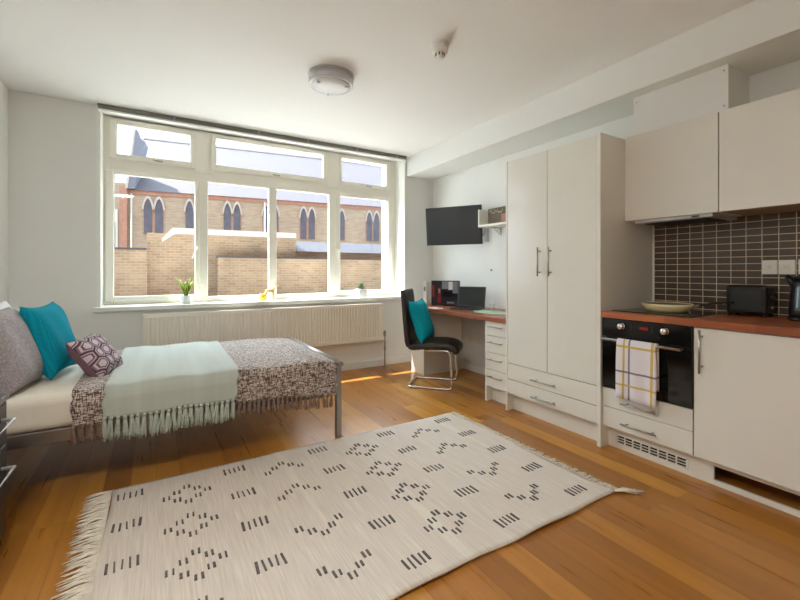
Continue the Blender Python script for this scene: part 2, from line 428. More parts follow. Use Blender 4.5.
# =================================================================== SETTING
XL, XR, YB, YR, ZC = -1.026, 3.2, 4.445, -1.9, 2.65
WX0, WX1, WZ0, WZ1 = -.444, 2.757, .817, 2.648      # window opening
YO = 5.01
b = MB().box((XL-.3,YR-.3,-.12), (XR+.3,YO-.02,0)); struct(b.build('floor', M['floor']))
b = MB().box((XL-.3,YR-.3,ZC), (XR+.3,YO,ZC+.2)); struct(b.build('ceiling', M['ceil']))
b = MB().box((XL-.2,YR-.2,0), (XL,YO-.01,ZC)); struct(b.build('wall_left', M['wall']))
b = MB().box((XR,YR-.2,0), (XR+.2,YO-.01,ZC)); struct(b.build('wall_right', M['wall']))
b = MB().box((XL,YR-.2,0), (XR,YR,ZC)); struct(b.build('wall_rear', M['wall']))
b = MB()
b.box((XL,YB,0), (WX0,YO,ZC)); b.box((WX1,YB,0), (XR,YO,ZC)); b.box((WX0,YB,0), (WX1,YO,WZ0))
struct(b.build('wall_back', M['wall']))
# outer masonry seen past the glass on the right, and the wall above/below the flat outside
b = MB(); b.box((2.722,4.80,.7), (2.757,YO,2.65)); struct(b.build('trim_1', M['outwhite']))
b = MB(); b.box((-14,YO,-3.2), (WX0-.02,YO+.02,14)); b.box((2.757,YO,-3.2), (16,YO+.02,14)); b.box((WX0-.02,YO,-3.2), (2.757,YO+.02,WZ0-.02)); b.box((WX0-.02,YO,2.66), (2.757,YO+.02,14))
struct(b.build('wall_outside', M['facade']))  # unseen facade, shaped tall and dark to cut light on the church
# dropped beam along the kitchen wall
BX = 2.785
b = MB().box((BX,YR,2.405), (XR,YB,ZC)); struct(b.build('trim_2', M['wall'], bevel=.004))
# duct boxing above the wall cabinet
b = MB().box((2.896,1.043,2.119), (XR,1.597,2.405))
for (y, z) in ((1.575,2.365),(1.065,2.375),(1.065,2.165)):
    b.lathe([(0,0),(.006,0),(.005,.003),(0,.004)], n=10, M=Matrix.Translation((2.896,y,z)) @ Matrix.Rotation(-math.pi/2, 4, 'Y'), mi=1)
struct(b.build('trim_3', [M['wall'], M['bracket']]))
b = MB().box((XL,YB-.016,0), (XR-.0,YB,.085)); struct(b.build('baseboard_back', M['trimwhite'], bevel=.004))
b = MB().box((XL,YR,0), (XL+.016,YB-.016,.085)); struct(b.build('baseboard_left', M['trimwhite'], bevel=.004))
b = MB().box((XR-.016,2.80,0), (XR,YB-.016,.085)); struct(b.build('baseboard_right', M['trimwhite'], bevel=.004))
# splashback tiles
b = MB().box((XR-.008,.2,.905), (XR,1.607,1.54)); o = b.build('trim_4', M['tiles']); place(o, (XR,1.607,.905+.0437*.35)); struct(o)

# ----------------------------------------------------------------- window
win = bpy.data.objects.new('window_1', None); COL.objects.link(win); win.location = (1.15,4.72,.86); MW[win] = Matrix.Translation((1.15,4.72,.86)); win['kind'] = 'structure'
YF, YK = 4.688, 4.755
def rframe(bm, x0, x1, z0, z1, w, y0, y1):
    wl, wr, wb, wt = w
    bm.box((x0,y0,z0), (x0+wl,y1,z1)); bm.box((x1-wr,y0,z0), (x1,y1,z1))
    bm.box((x0+wl,y0,z0), (x1-wr,y1,z0+wb)); bm.box((x0+wl,y0,z1-wt), (x1-wr,y1,z1))
ZT, ZTR0, ZTR1 = 2.648, 2.135, 2.245
b = MB()
rframe(b, WX0+.004, WX1, .862, ZT, (.07,.068,.045,.012), YF, YK)
b.box((WX0+.07,YF,2.118), (WX1-.065,YK,2.25))               # transom
b.box((.352,YF,.9), (.468,YK,2.13)); b.box((.34,YF-.004,2.2), (.515,YK,ZT-.01))
b.box((1.10,YF+.004,.9), (1.182,YK,2.13))
b.box((1.822,YF,.9), (1.90,YK,2.13)); b.box((1.78,YF-.004,2.2), (1.96,YK,ZT-.01))
b.box((WX0+.004,YF+.012,2.60), (WX1,YK,ZT))
b.build('window_frame', M['upvc'], win, bevel=.006)
def sash(name, x0, x1, z0, z1, g, handle=None, y=YF-.014):
    bm = MB(); gx0, gx1, gz0, gz1 = g
    rframe(bm, x0, x1, z0, z1, (gx0-x0, x1-gx1, gz0-z0, z1-gz1), y, y+.05)
    s = bm.build(name, M['upvc'], win, bevel=.007, seg=3)
    gm = MB().box((gx0-.005,y+.022,gz0-.005), (gx1+.005,y+.03,gz1+.005)); gm.build('glass_pane', M['glass'], s)
    if handle == 'latch':
        h = MB(); cx = (x0+x1)/2+.04; cz = z0+.022
        h.box((cx-.03,y-.012,cz-.006), (cx+.03,y,cz+.008)); h.tube([(cx-.005,y-.014,cz),(cx-.055,y-.03,cz+.002)], [.007,.005], 8)
        h.build('latch', M['steel'], s)
    elif handle:
        hx, hz, dx = handle
        h = MB(); h.box((hx-.014,y-.014,hz-.035), (hx+.014,y,hz+.035)); h.tube([(hx,y-.012,hz+.02),(hx,y-.04,hz+.02),(hx+dx,y-.042,hz-.09)], [.009,.009,.007], 8)
        h.build('handle', M['upvc'], s, bevel=.002)
for x0, x1, g in ((-.374,.354,(-.318,.307,2.298,2.576)), (.500,1.793,(.546,1.738,2.306,2.586)), (1.948,2.683,(1.982,2.612,2.300,2.585))):
    sash('vent_sash', x0, x1, 2.246, 2.625, g, 'latch')
sash('casement_sash', -.41, .392, .885, 2.135, (-.343,.346,.937,2.100), (.388-.02,1.40,-.05))
sash('fixed_pane', .455, 1.112, .885, 2.165, (.470,1.096,.912,2.138), None, YF+.006)
sash('fixed_pane', 1.168, 1.835, .885, 2.165, (1.184,1.818,.912,2.145), None, YF+.006)
sash('casement_sash', 1.893, 2.70, .885, 2.150, (1.958,2.640,.935,2.108), (1.915,1.42,.0))
b = MB().prism([(WX0-.03,4.395,.818),(WX1+.03,4.395,.818),(WX1+.03,4.444,.818),(WX1-.001,4.444,.818),(WX1-.001,YF+.01,.818),(WX0+.001,YF+.01,.818),(WX0+.001,4.444,.818),(WX0-.03,4.444,.818)], (0,0,.04)); b.build('window_sill', M['trimwhite'], win, bevel=.006, seg=3)
b = MB().box((WX0-.006,4.44,.858), (WX0+.022,YF,2.645)); b.box((WX1-.008,4.44,.858), (WX1+.001,YF,2.645)); b.build('reveal_lining', M['trimwhite'], win)

# blind gathered at the head of the window
t = thing('venetian_blind', 'raised grey venetian blind gathered under the ceiling above the window', 'blind', (1.15,4.42,2.6))
b = MB(); 
b.box((WX0+.005,4.385,2.626), (WX1-.01,4.432,2.648)); b.build('headrail', mat('headrail_grey', (128,126,118), .45), t, bevel=.003)
b = MB()
for i in range(7): b.box((WX0+.01,4.383,2.606+i*.0029), (WX1-.015,4.432,2.6075+i*.0029))
b.build('slat_stack', mat('slat_grey', (150,147,138), .4, .3), t)
b = MB().box((WX0+.005,4.38,2.588), (WX1-.012,4.434,2.605)); b.build('bottom_rail', M['trimwhite'], t, bevel=.004)
for x in (.15,.92,1.45,2.05,2.6):
    MB().box((x-.006,4.376,2.603), (x+.006,4.384,2.648)).build('clip', M['bracket'], t)

# -------------------------------------------------------------- radiator
t = thing('radiator', 'long white ribbed panel radiator on the wall below the window', 'radiator', (1.15,4.4,.33))
x0, x1, z0, z1, yf = -.10, 2.387, .335, .785, 4.345
per = .0335; n = int((x1-x0-.06)/per); st = x0+.03
prof = [(x0,yf+.012)]
for i in range(n):
    a = st+i*per
    prof += [(a,yf+.010), (a+.004,yf+.010), (a+.009,yf), (a+.0245,yf), (a+.0295,yf+.010)]
prof.append((x1,yf+.012))
b = MB(); m_ = len(prof)
vs = [(x,y,z0+.045) for x, y in prof]+[(x,y,z1-.035) for x, y in prof]
b.add(vs, [(i,i+1,m_+i+1,m_+i) for i in range(m_-1)])
b.box((x0,yf,z1-.036), (x1,yf+.02,z1)); b.box((x0,yf,z0), (x1,yf+.02,z0+.046))
b.box((x0,yf+.012,z0), (x1,yf+.03,z1))
b.build('front_panel', M['rad'], t, bevel=.002)
b = MB().box((x0,yf+.03,z0+.01), (x0+.012,yf+.075,z1)); b.box((x1-.012,yf+.03,z0+.01), (x1,yf+.075,z1)); b.box((x0+.012,yf+.06,z0+.02), (x1-.012,yf+.075,z1-.01))
b.build('rear_panel', M['rad'], t)
b = MB()
b.box((x0+.012,yf+.03,z1-.006), (x1-.012,yf+.06,z1)); b.build('top_grille', M['rad'], t)
b = MB().tube([(2.38,4.39,.40),(2.425,4.39,.40)], .011, 10); b.lathe([(0,-.02),(.015,-.018),(.017,.03),(.013,.045),(0,.046)], (2.43,4.39,.395), 12)
b.build('valve', M['steel'], t)
b = MB().tube([(2.43,4.39,.385),(2.43,4.39,0)], .0085, 10); b.lathe([(0,.2),(.014,.2),(.014,.30),(0,.30)], (2.43,4.39,0), 12); b.build('pipe', M['steel'], t)

# ================================================================= OUTDOORS
CH0 = (3.98,20.96,0); th = -math.radians(7)
ch = thing('church', 'long brick church with slate roof and paired lancet windows outside', 'building', CH0, (0,0,th))
def chb(): return MB()
# wall with the lancet openings behind surrounds
MB().box((-5.1,0,-3.2), (13,.4,4.62)).build('wall', M['brick2'], ch, local=True)
MB().box((-5.1,-.05,4.60), (13,.1,4.80)).build('brick_cornice', M['redband'], ch, local=True)
MB().prism([(-5.1,-.12,4.78),(-5.1,3.3,8.06),(-5.1,3.5,8.06),(-5.1,.2,4.78)], (18.1,0,0)).build('roof', M['slate'], ch, local=True)
MB().box((-5.0,3.25,8.03), (13,3.5,8.12)).build('ridge', M['stone'], ch, local=True)
def arch(cx, w, zb, zs, zt, n=8):
    """pointed arch outline (x,z) counter-clockwise from bottom left"""
    h = w/2; pts = [(cx-h,zb), (cx+h,zb)]
    for i in range(n+1):
        u = i/n; pts.append((cx+h*math.cos(u*math.pi/2)**.85*1.0, zs+(zt-zs)*math.sin(u*math.pi/2)**1.0*(.55+.45*u)))
    for i in range(n-1,-1,-1):
        u = i/n; pts.append((cx-h*math.cos(u*math.pi/2)**.85*1.0, zs+(zt-zs)*math.sin(u*math.pi/2)**1.0*(.55+.45*u)))
    return pts
def lancet(cx, zb=2.86, zt=4.42, w=.31):
    out = arch(cx, w+.05, zb-.03, 3.95, zt+.05)
    s = MB().prism([(x,-.03,z) for x, z in out], (0,.05,0)).build('lancet_window', M['redband'], ch, local=True)
    MB().prism([(x,-.045,z) for x, z in arch(cx, w, zb, 3.95, zt)], (0,.03,0)).build('pane', M['lancet'], s, local=True)
    hood = arch(cx, w+.02, zb, 3.95, zt+.03); ho = arch(cx, w+.16, zb, 3.92, zt+.17)
    k = len(hood); bm = MB()
    A = [(x,-.09,z) for x, z in hood[2:]]; Bq = [(x,-.09,z) for x, z in ho[2:]]
    q = len(A)
    bm.add(A+Bq+[(x,-.02,z) for x, y, z in A]+[(x,-.02,z) for x, y, z in Bq],
        [(i,i+1,q+i+1,q+i) for i in range(q-1)]+[(q+i,q+i+1,3*q+i+1,3*q+i) for i in range(q-1)]+[(i,2*q+i,2*q+i+1,i+1) for i in range(q-1)])
    bm.build('stone_hood', M['stone'], s, local=True)
for c in (-4.10,-2.44,-.81,.98,2.83,4.45,6.45,8.2,9.9):
    for d in (-.215,.215): lancet(c+d)
for x in (-4.95,.69):
    MB().tube([(x,-.06,4.62),(x,-.06,-3)], .04, 8).build('downpipe', M['outwhite'], ch, local=True)
# stair gable at the west end of the church
MB().prism([(-5.12,-.25,4.78),(-4.80,-.25,4.82),(-4.42,-.25,6.95),(-4.56,-.25,7.02),(-4.74,-.25,7.55),(-4.90,-.25,6.5)], (0,1.0,0)).build('gable_slates', mat('gable_slate', (122,128,144), .7), ch, local=True)
MB().prism([(-5.14,-.27,4.8),(-5.05,-.27,4.8),(-4.74,-.27,7.56),(-4.82,-.27,7.7),(-4.98,-.27,6.2)], (0,1.06,0)).build('gable_coping', M['stone'], ch, local=True)
MB().box((-7.6,-.2,-3.2), (-5.1,1.2,5.05)).build('porch', M['brick2'], ch, local=True)
MB().box((-5.36,-.24,-3.2), (-5.08,-.19,4.9)).build('quoins', M['redband'], ch, local=True)
wn = MB().box((-6.3,-.26,1.9), (-5.42,-.19,3.86)).build('porch_window', M['outwhite'], ch, local=True)
MB().box((-6.2,-.27,2.0), (-5.72,-.25,3.72)).build('pane', M['lancet'], wn, local=True); MB().box((-5.64,-.27,2.0), (-5.50,-.25,3.3)).build('pane', M['lancet'], wn, local=True)
tag(MB().box((-6.6,24,-3.2), (-1.9,27,7.25)).build('annex_building', M['outpale']), 'pale rendered building left behind the church gable outside', 'building')

t = thing('brick_outbuilding', 'low sandy brick outbuilding with white parapet in front of the church', 'building', (1.8,13,-3.2))
MB().box((-.21,13,-3.2), (3.9,16,2.23)).build('wall', M['brick'], t)
MB().prism([(.14,12.93,1.98),(.14,12.93,2.08),(.40,12.93,2.39),(3.88,12.93,2.40),(3.88,12.93,2.24),(.46,12.93,2.22)], (0,.35,0)).build('parapet', M['stone'], t)
t = thing('lean_to', 'brick lean-to with grey lead roof right of the white parapet', 'building', (6.9,13,-3.2))
MB().box((3.93,13.1,-3.2), (10,15.6,1.84)).build('wall', M['brick'], t)
MB().prism([(3.92,12.95,1.82),(3.92,13.5,2.18),(3.92,13.6,2.18),(3.92,13.1,1.82)], (6.1,0,0)).build('roof', M['lead'], t)
t = thing('boundary_wall', 'sandy brick boundary wall with thin coping nearest the window outside', 'wall', (5.8,12.6,-3.2))
MB().box((1.52,12.5,-3.2), (10.2,12.72,1.56)).build('brickwork', M['brick'], t)
MB().box((1.48,12.46,1.56), (10.2,12.76,1.60)).build('coping', M['lead'], t)
t = thing('garden_wall', 'low brick wall with dark coping at the left below the church window', 'wall', (-1.8,12.9,-3.2))
MB().box((-3.4,12.7,-3.2), (-.22,12.98,1.74)).build('brickwork', M['brick'], t)
MB().box((-3.4,12.66,1.74), (-.22,12.98,1.79)).build('coping', M['lead'], t)
struct(MB().box((-6,6.2,.0), (10,11.0,.2)).build('floor_bounce_slab', M['outwhite']))   # added unseen reflector slab, bounces sunlight up onto the ceiling
struct(MB().box((-30,5.1,-3.4), (40,45,-3.2)).build('floor_outside', M['ground']))

# ===================================================================== BED
bed = thing('bed', 'small double bed with grey metal frame and cream sheet', 'bed', (.07,3.28,0))
BY0, BY1 = 2.678, 3.885
b = MB().box((-.98,BY0,.366), (1.045,BY1,.547)); b.build('mattress', M['sheet'], bed, bevel=.045, seg=5)
for y in (BY0+.006,BY1-.036): MB().box((-.985,y,.30), (1.09,y+.03,.368)).build('side_rail', M['bedmetal'], bed, bevel=.004)
MB().box((-.985,BY0+.04,.30), (-.955,BY1-.04,.368)).build('head_rail', M['bedmetal'], bed)
b = MB().tube([(1.112,BY0-.035,.527),(1.112,BY1+.03,.527)], .019, 14); 
b.build('foot_rail', M['bedmetal'], bed)
for y in (BY0-.005, BY1-.035):
    MB().box((1.092,y,0), (1.130,y+.04,.515)).build('leg', M['bedmetal'], bed, bevel=.004)
    MB().box((-1.0,y,0), (-.962,y+.04,.52)).build('leg', M['bedmetal'], bed, bevel=.004)
b = MB()
for i in range(14): b.box((-.90+i*.14,BY0+.04,.345), (-.83+i*.14,BY1-.04,.364))
b.build('slats', M['wood_sign'], bed)

def throw(name, label, x0, x1, lift, hem, mats, hemfar, wav, xs, xtop=0):
    t = thing(name, label, 'throw', ((x0+x1)/2,BY0,hem(0.5)))
    yn = BY0-.012-lift; yfar = BY1+.012+lift; top = .553+lift
    def profile(u, q):
        # q 0..1 from near hem to far hem
        h = hem(u)
        pts = [(yn-.006,h), (yn-.003,(h+.50)/2), (yn,.50), (yn+.010,.53), (yn+.032,top-.006), (yn+.07,top), (3.0,top+.003), (3.3,top+.004), (3.6,top+.002), (yfar-.07,top), (yfar-.03,top-.007), (yfar-.01,.53), (yfar,.50), (yfar+.002,hemfar)]
        k = q*(len(pts)-1); i = min(int(k), len(pts)-2); f = k-i
        return pts[i][0]*(1-f)+pts[i+1][0]*f, pts[i][1]*(1-f)+pts[i+1][1]*f
    def fn(u, q):
        y, z = profile(u, q)
        x = x0+(x1-x0)*u + xs*(q-.15)*.06
        side = max(0, 1-q*5)
        y += side*wav*math.sin(u*(x1-x0)*34+1.3)*.6
        if q > .3: z += .0035*math.sin(u*11+q*9)+.002*math.sin(u*23-q*14)
        if u > .93 and x1 > 1: z -= (u-.93)*.32*(1 if .2 < q < .8 else .4)
        if q < .25 : x += .006*math.sin(q*40+u*5)
        return (x, y, z)
    g = MB().grid(fn, 56, 52); c = g.build('cloth', mats, t, solid=.006)
    return t, fn
tb, fb = throw('tweed_throw', 'brown and cream tweed throw across the foot of the bed, under the sage one', -.375, 1.086, 0.004,
    lambda u: .372-.05*max(0,u-.55)/.45*1.0 + .004*math.sin(u*19), M['tweed'], .42, .006, 0)
ts, fs_ = throw('sage_throw', 'pale sage green throw with tasselled edge lying over the tweed throw', -.24, .432, .017,
    lambda u: .396+.004*math.sin(u*12+1), M['sage'], .40, .007, .8)
# sage throw creases are not modelled; streaks in its colour stand for them
def tassel_mesh(name, L, r, m, seed):
    rn = random.Random(seed); b = MB()
    b.lathe([(0,.004),(r*.55,.002),(r*.75,-.008),(r*.5,-.016)], n=8)
    for k in range(6):
        a = 2*math.pi*k/6; ox, oy = math.cos(a)*r*.35, math.sin(a)*r*.35
        sx = rn.uniform(-.5,.5)*r; l = L*rn.uniform(.86,1.0)
        b.tube([(ox*.6,oy*.4,-.010),(ox+sx*.4,oy*.7,-l*.4),(ox*1.6+sx,oy*.8,-l*.75),(ox*1.9+sx*1.3,oy*.8,-l)], [r*.34,r*.42,r*.4,r*.14], 5)
    me = b.build(name, m)
    d = me.data; bpy.data.objects.remove(me); return d
def add_tassels(t, fn, us, L, r, m, seed):
    meshes = [tassel_mesh('tassel', L, r, m, seed+i) for i in range(4)]
    rn = random.Random(seed)
    for u in us:
        p = MW[t].inverted() @ Vector(fn(u, 0))
        o = bpy.data.objects.new('tassel', meshes[rn.randrange(4)]); COL.objects.link(o); o.parent = t
        o.location = (p.x, p.y-.003, p.z+.002); o.rotation_euler = (rn.uniform(-.05,.03), rn.uniform(-.10,.10), rn.uniform(-.5,.5)); o.scale = (1,1,rn.uniform(.93,1.05))
add_tassels(ts, fs_, [(i+.4)/23 for i in range(23)], .135, .0155, M['sagetassel'], 3)
add_tassels(tb, fb, [.006+.026*i for i in range(4)]+[.556+.021*i for i in range(21)], .095, .0125, M['tweedtassel'], 9)

# ---- cushions
def frame_from(center, ax, up):
    ax = Vector(ax).normalized(); up = Vector(up); up = (up-ax*up.dot(ax)).normalized(); nrm = ax.cross(up)
    m = Matrix.Identity(4)
    for i in range(3): m[i][0] = ax[i]; m[i][1] = up[i]; m[i][2] = nrm[i]; m[i][3] = center[i]
    return m
def cushion(name, label, m, w, h, th, mats, n=22, pinch=.10, backmat=0, seam=None, sag=0):
    def P(u, v, s):
        x = 2*u-1; y = 2*v-1
        e = max(0, (1-x**4)*(1-y**4))**.55
        kx = 1-pinch*(1-y*y)*abs(x)**2; ky = 1-pinch*(1-x*x)*abs(y)**2
        z = s*th/2*e + .004*math.sin(x*7+y*3)*e
        yy = y*h/2*ky; 
        return (x*w/2*kx, yy-sag*(1-y)*e*.5, z)
    b = MB(); b.grid(lambda u, v: P(u, v, 1), n, n, 0); b.grid(lambda u, v: P(1-u, v, -1), n, n, backmat)
    o = b.build(name, mats); o.matrix_world = m; MW[o] = m.copy()
    tag(o, label, 'cushion')
    if seam:
        pts = []
        for i in range(n): pts.append(P(i/n,0,0))
        for i in range(n): pts.append(P(1,i/n,0))
        for i in range(n): pts.append(P(1-i/n,1,0))
        for i in range(n): pts.append(P(0,1-i/n,0))
        pts.append(pts[0]); pts.append(pts[1])
        MB().tube(pts, .0035, 6, cap=False).build('piping', seam, o, local=True)
    return o
cushion('teal_cushion', 'square teal ribbed cushion leaning on the grey pillow on the bed', frame_from((-.545,3.215,.770), (.16,.98,0), (-.30,.06,.95)), .43, .44, .15, M['teal'], seam=M['teal'])
cushion('grey_pillow', 'large grey textured cushion nearest the camera at the head of the bed', frame_from((-.685,2.935,.755), (.10,.99,-.02), (-.30,.02,.95)), .47, .46, .19, M['greypillow'], pinch=.06, seam=M['greypillow'])
cushion('white_pillow', 'white pillow propped at the wall behind the grey and teal cushions', frame_from((-.85,3.33,.768), (.12,.99,0), (-.22,.02,.97)), .66, .44, .15, M['whitecloth'], pinch=.06)
cushion('hexagon_cushion', 'small mauve cushion printed with hexagons in front of the teal cushion', frame_from((-.315,3.10,.658), (.28,.96,.02), (-.60,.10,.79)), .32, .28, .135, [M['hex'], M['purple']], pinch=.07, backmat=1, seam=M['purple'])

# ------------------------------------------------------------ bedside chest
t = thing('bedside_chest', 'dark wood bedside chest with two chrome bar handles beside the bed', 'chest', (-.78,2.12,0))
MB().box((-1.0,1.86,0), (-.57,2.38,.625)).build('body', M['dresser'], t, bevel=.003)
MB().box((-1.005,1.85,.625), (-.548,2.388,.652)).build('top', mat('chest_top', (104,100,102), .3), t, bevel=.003)
for z0, z1, hz in ((.443,.618,.556), (.06,.436,.354)):
    d = MB().box((-.572,1.875,z0), (-.552,2.372,z1)).build('drawer', M['dresser'], t, bevel=.002)
    h = MB(); h.tube([(-.553,2.30,hz),(-.512,2.30,hz),(-.512,1.95,hz),(-.553,1.95,hz)], .0075, 8)
    h.build('handle', M['satin'], d)

# ===================================================================== RUG
rug = thing('rug', 'cream woven rug with dark dash pattern and fringed ends on the wood floor', 'rug', (.94,1.95,0))
RX0, RX1, RY0, RY1 = -.205, 2.085, 1.25, 2.645
def rug_edge_y0(x): return RY0+.006*math.sin(x*7.0)+.003*math.sin(x*17+1)-.004
def rz(x, y):
    near = max(0, 1-(y-RY0)/.10)
    return .006 + near*(.006+.005*math.sin(x*9)) + .0022*math.exp(-((y-1.97-.02*math.sin(x*3))/.02)**2)
def rfn(u, v):
    x = RX0+(RX1-RX0)*u + (.012*math.sin(v*9) if u < .02 else 0) + (-.01*math.sin(v*7) if u > .98 else 0)
    y0 = rug_edge_y0(x); y = y0+(RY1-y0)*v
    return (x, y, rz(x, y))
b = MB().grid(rfn, 90, 56, 0)
def dash(x, y, w, l, sk=0):
    q = [(x-w/2+sk*.5*-l*.2,y-l/2), (x+w/2-sk*l*.1,y-l/2), (x+w/2+sk*l*.1,y+l/2), (x-w/2+sk*l*.1,y+l/2)]
    b.add([(px,py,rz(px,py)+.0042) for px, py in q], [(0,1,2,3)], 1)
rn = random.Random(4)
for i in range(5):
    for j in range(5):
        cx, cy = -.115+.508*i, 2.535-.293*j
        if cy < RY0+.04: continue
        for k in range(5):
            w = (.012 if k in (0,4) else .0085)*rn.uniform(.8,1.2)
            dash(cx-.052+.026*k, cy+rn.uniform(-.004,.004), w*.8, .062*rn.uniform(.85,1.1), rn.uniform(-.3,.3))
for i in range(4):
    for j in range(5):
        cx, cy = .14+.507*i, 2.392-.296*j
        if cy < RY0+.1: continue
        up = [(-.106,0),(-.082,0),(-.058,.041),(-.034,.041),(-.010,.081),(.014,.081),(.038,.041),(.061,.041),(.085,0),(.108,0)]
        lo = [(-.058,-.041),(-.034,-.041),(-.010,-.079),(.014,-.079),(.038,-.041),(.059,-.041)]
        if i in (1,3):
            if j < 2: pts = up
            else: pts = [(-.106,0),(-.082,0),(.085,0),(.108,0)]+lo
        else: pts = up+lo
        for px, py in pts:
            dash(cx+px, cy+py, 0.0092*rn.uniform(.7,1.2), .034*rn.uniform(.85,1.15), rn.uniform(-.3,.3))
b.build('weave', [M['rug'], M['rugdark']], rug, solid=.008)
def fringe(side):
    f = MB(); x = RX0 if side < 0 else RX1; Lg = .105 if side < 0 else .055
    y = RY0+.005
    while y < RY1-.004:
        l = Lg*rn.uniform(.75,1.15); dy = rn.uniform(-.022,.022); r = rn.uniform(.0022,.0038)
        f.tube([(x-side*.006,y,.009), (x+side*l*.35,y+dy*.3,.0085+rn.uniform(0,.006)), (x+side*l*.7,y+dy*.8,.006+rn.uniform(0,.004)), (x+side*l,y+dy,.0045)], [r,r*1.1,r,r*.5], 4)
        y += rn.uniform(.0045,.0085)
    if side > 0:     # tangled tassel trailing at the near corner
        for k in range(16):
            dx = rn.uniform(.05,.15); f.tube([(x-.02,RY0+.015,.009),(x+dx*.5,RY0-.02+rn.uniform(-.02,.02),.012),(x+dx,RY0-.055+rn.uniform(-.035,.03),.006)], [.003,.0035,.002], 4)
    stuff(f.build('fringe', M['fringe'], rug))
fringe(-1); fringe(1)

# =================================================================== DESK
desk = thing('desk', 'wall-mounted desk with dark wood top below the television', 'desk', (2.88,3.28,0))
MB().box((2.548,2.482,.731), (XR-.002,4.08,.771)).build('desktop', M['worktop'], desk, bevel=.004)
MB().box((2.595,3.775,0), (3.15,4.03,.731)).build('end_pedestal', M['cabm'], desk)
def bar_handle(p0, p1, out, r=.0055, m=None, parent=None, foot=.035):
    p0, p1, out = Vector(p0), Vector(p1), Vector(out); d = (p1-p0).normalized(); h = MB()
    h.tube([p0+out, p1+out], r, 10)
    for q in (p0+d*foot, p1-d*foot): h.tube([q, q+out], r*.85, 8)
    return h.build('handle', m or M['steel'], parent)
t = thing('desk_drawer_unit', 'narrow white four-drawer unit under the desk beside the wardrobe', 'drawer unit', (2.88,2.63,0))
b = MB().box((2.578,2.745,0), (3.15,2.763,.731)); b.box((2.60,2.485,.137), (3.15,2.745,.731)); b.build('carcass', M['cabm'], t)
MB().box((2.645,2.485,0), (2.66,2.745,.137)).build('plinth', M['cabm'], t)
for z0, z1 in ((.602,.727),(.450,.597),(.296,.446),(.140,.291)):
    d = MB().box((2.575,2.487,z0), (2.60,2.743,z1)).build('drawer', M['cab'], t, bevel=.002)
    zc = (z0+z1)/2+.02; bar_handle((2.575,2.70,zc), (2.575,2.53,zc), (-.032,0,0), .005, None, d, .02)

# -- chair (local: +x forward, z up, +y left/far)
ch_ = thing('desk_chair', 'black leather cantilever chair with chrome sled base at the desk', 'chair', (2.475,3.432,0), (0,0,math.radians(-46)))
SW = .215
def strip(path, w, th, m, name, taper=None):
    """upholstered strip following a side path (x,z), width across y, rounded edges"""
    n = len(path); nn = []
    for i in range(n):
        a = Vector(path[max(0,i-1)]); c = Vector(path[min(n-1,i+1)]); d = (c-a).normalized(); nn.append(Vector((-d.y, d.x)))
    sec = []
    for k in range(20):
        an = 2*math.pi*k/20; cx = math.cos(an); sy = math.sin(an)
        sec.append((math.copysign(abs(cx)**.25, cx), math.copysign(abs(sy)**.5, sy)))
    b = MB(); vs = []; 
    for i in range(n):
        f = 1 if 0 < i < n-1 else .6
        ww = w*(taper(i/(n-1)) if taper else 1)
        for (a, c) in sec:
            q = Vector(path[i])+nn[i]*(c*th/2*f); vs.append((q.x, a*ww*(.985 if f < 1 else 1), q.y))
    fs = []
    for i in range(n-1):
        for k in range(20): fs.append((i*20+k, i*20+(k+1) % 20, (i+1)*20+(k+1) % 20, (i+1)*20+k))
    fs += [tuple(range(19,-1,-1)), tuple(range((n-1)*20, n*20))]
    b.add(vs, fs, 0, True)
    return b.build(name, m, ch_, local=True)
backp = [(-.285,.985),(-.282,.97),(-.270,.90),(-.262,.80),(-.255,.70),(-.246,.60),(-.238,.52),(-.232,.465),(-.222,.43),(-.195,.412)]
seatp = [(-.215,.412),(-.18,.412),(-.08,.425),(.02,.433),(.12,.434),(.19,.428),(.235,.412),(.262,.385),(.27,.365)]
strip(backp, SW, .058, M['leather'], 'backrest'); strip(seatp, SW, .075, M['leather'], 'seat')
def rounded(pts, r=.05, k=5):
    out = [Vector(pts[0])]
    for i in range(1, len(pts)-1):
        p = Vector(pts[i]); a = (Vector(pts[i-1])-p).normalized(); c = (Vector(pts[i+1])-p).normalized()
        s = p+a*r; e = p+c*r
        for j in range(k+1):
            u = j/k; out.append(s*(1-u)**2+p*2*u*(1-u)+e*u*u)
    out.append(Vector(pts[-1])); return out
hw = .19
pth = [(-.05,-hw,.39),(.20,-hw,.39),(.225,-hw,.012),(-.225,-hw,.012),(-.225,hw,.012),(.225,hw,.012),(.20,hw,.39),(-.05,hw,.39)]
MB().tube(rounded(pth, .04), .012, 10).build('sled_frame', M['chrome'], ch_, local=True)
MC = MW[ch_]
cm = MC @ frame_from((-.118,-.01,.668), (-.12,-1,0), (-.30,.03,.95))
cushion('chair_cushion', 'plain teal cushion standing on the black desk chair', cm, .42, .44, .13, M['teal2'], seam=M['teal2'])

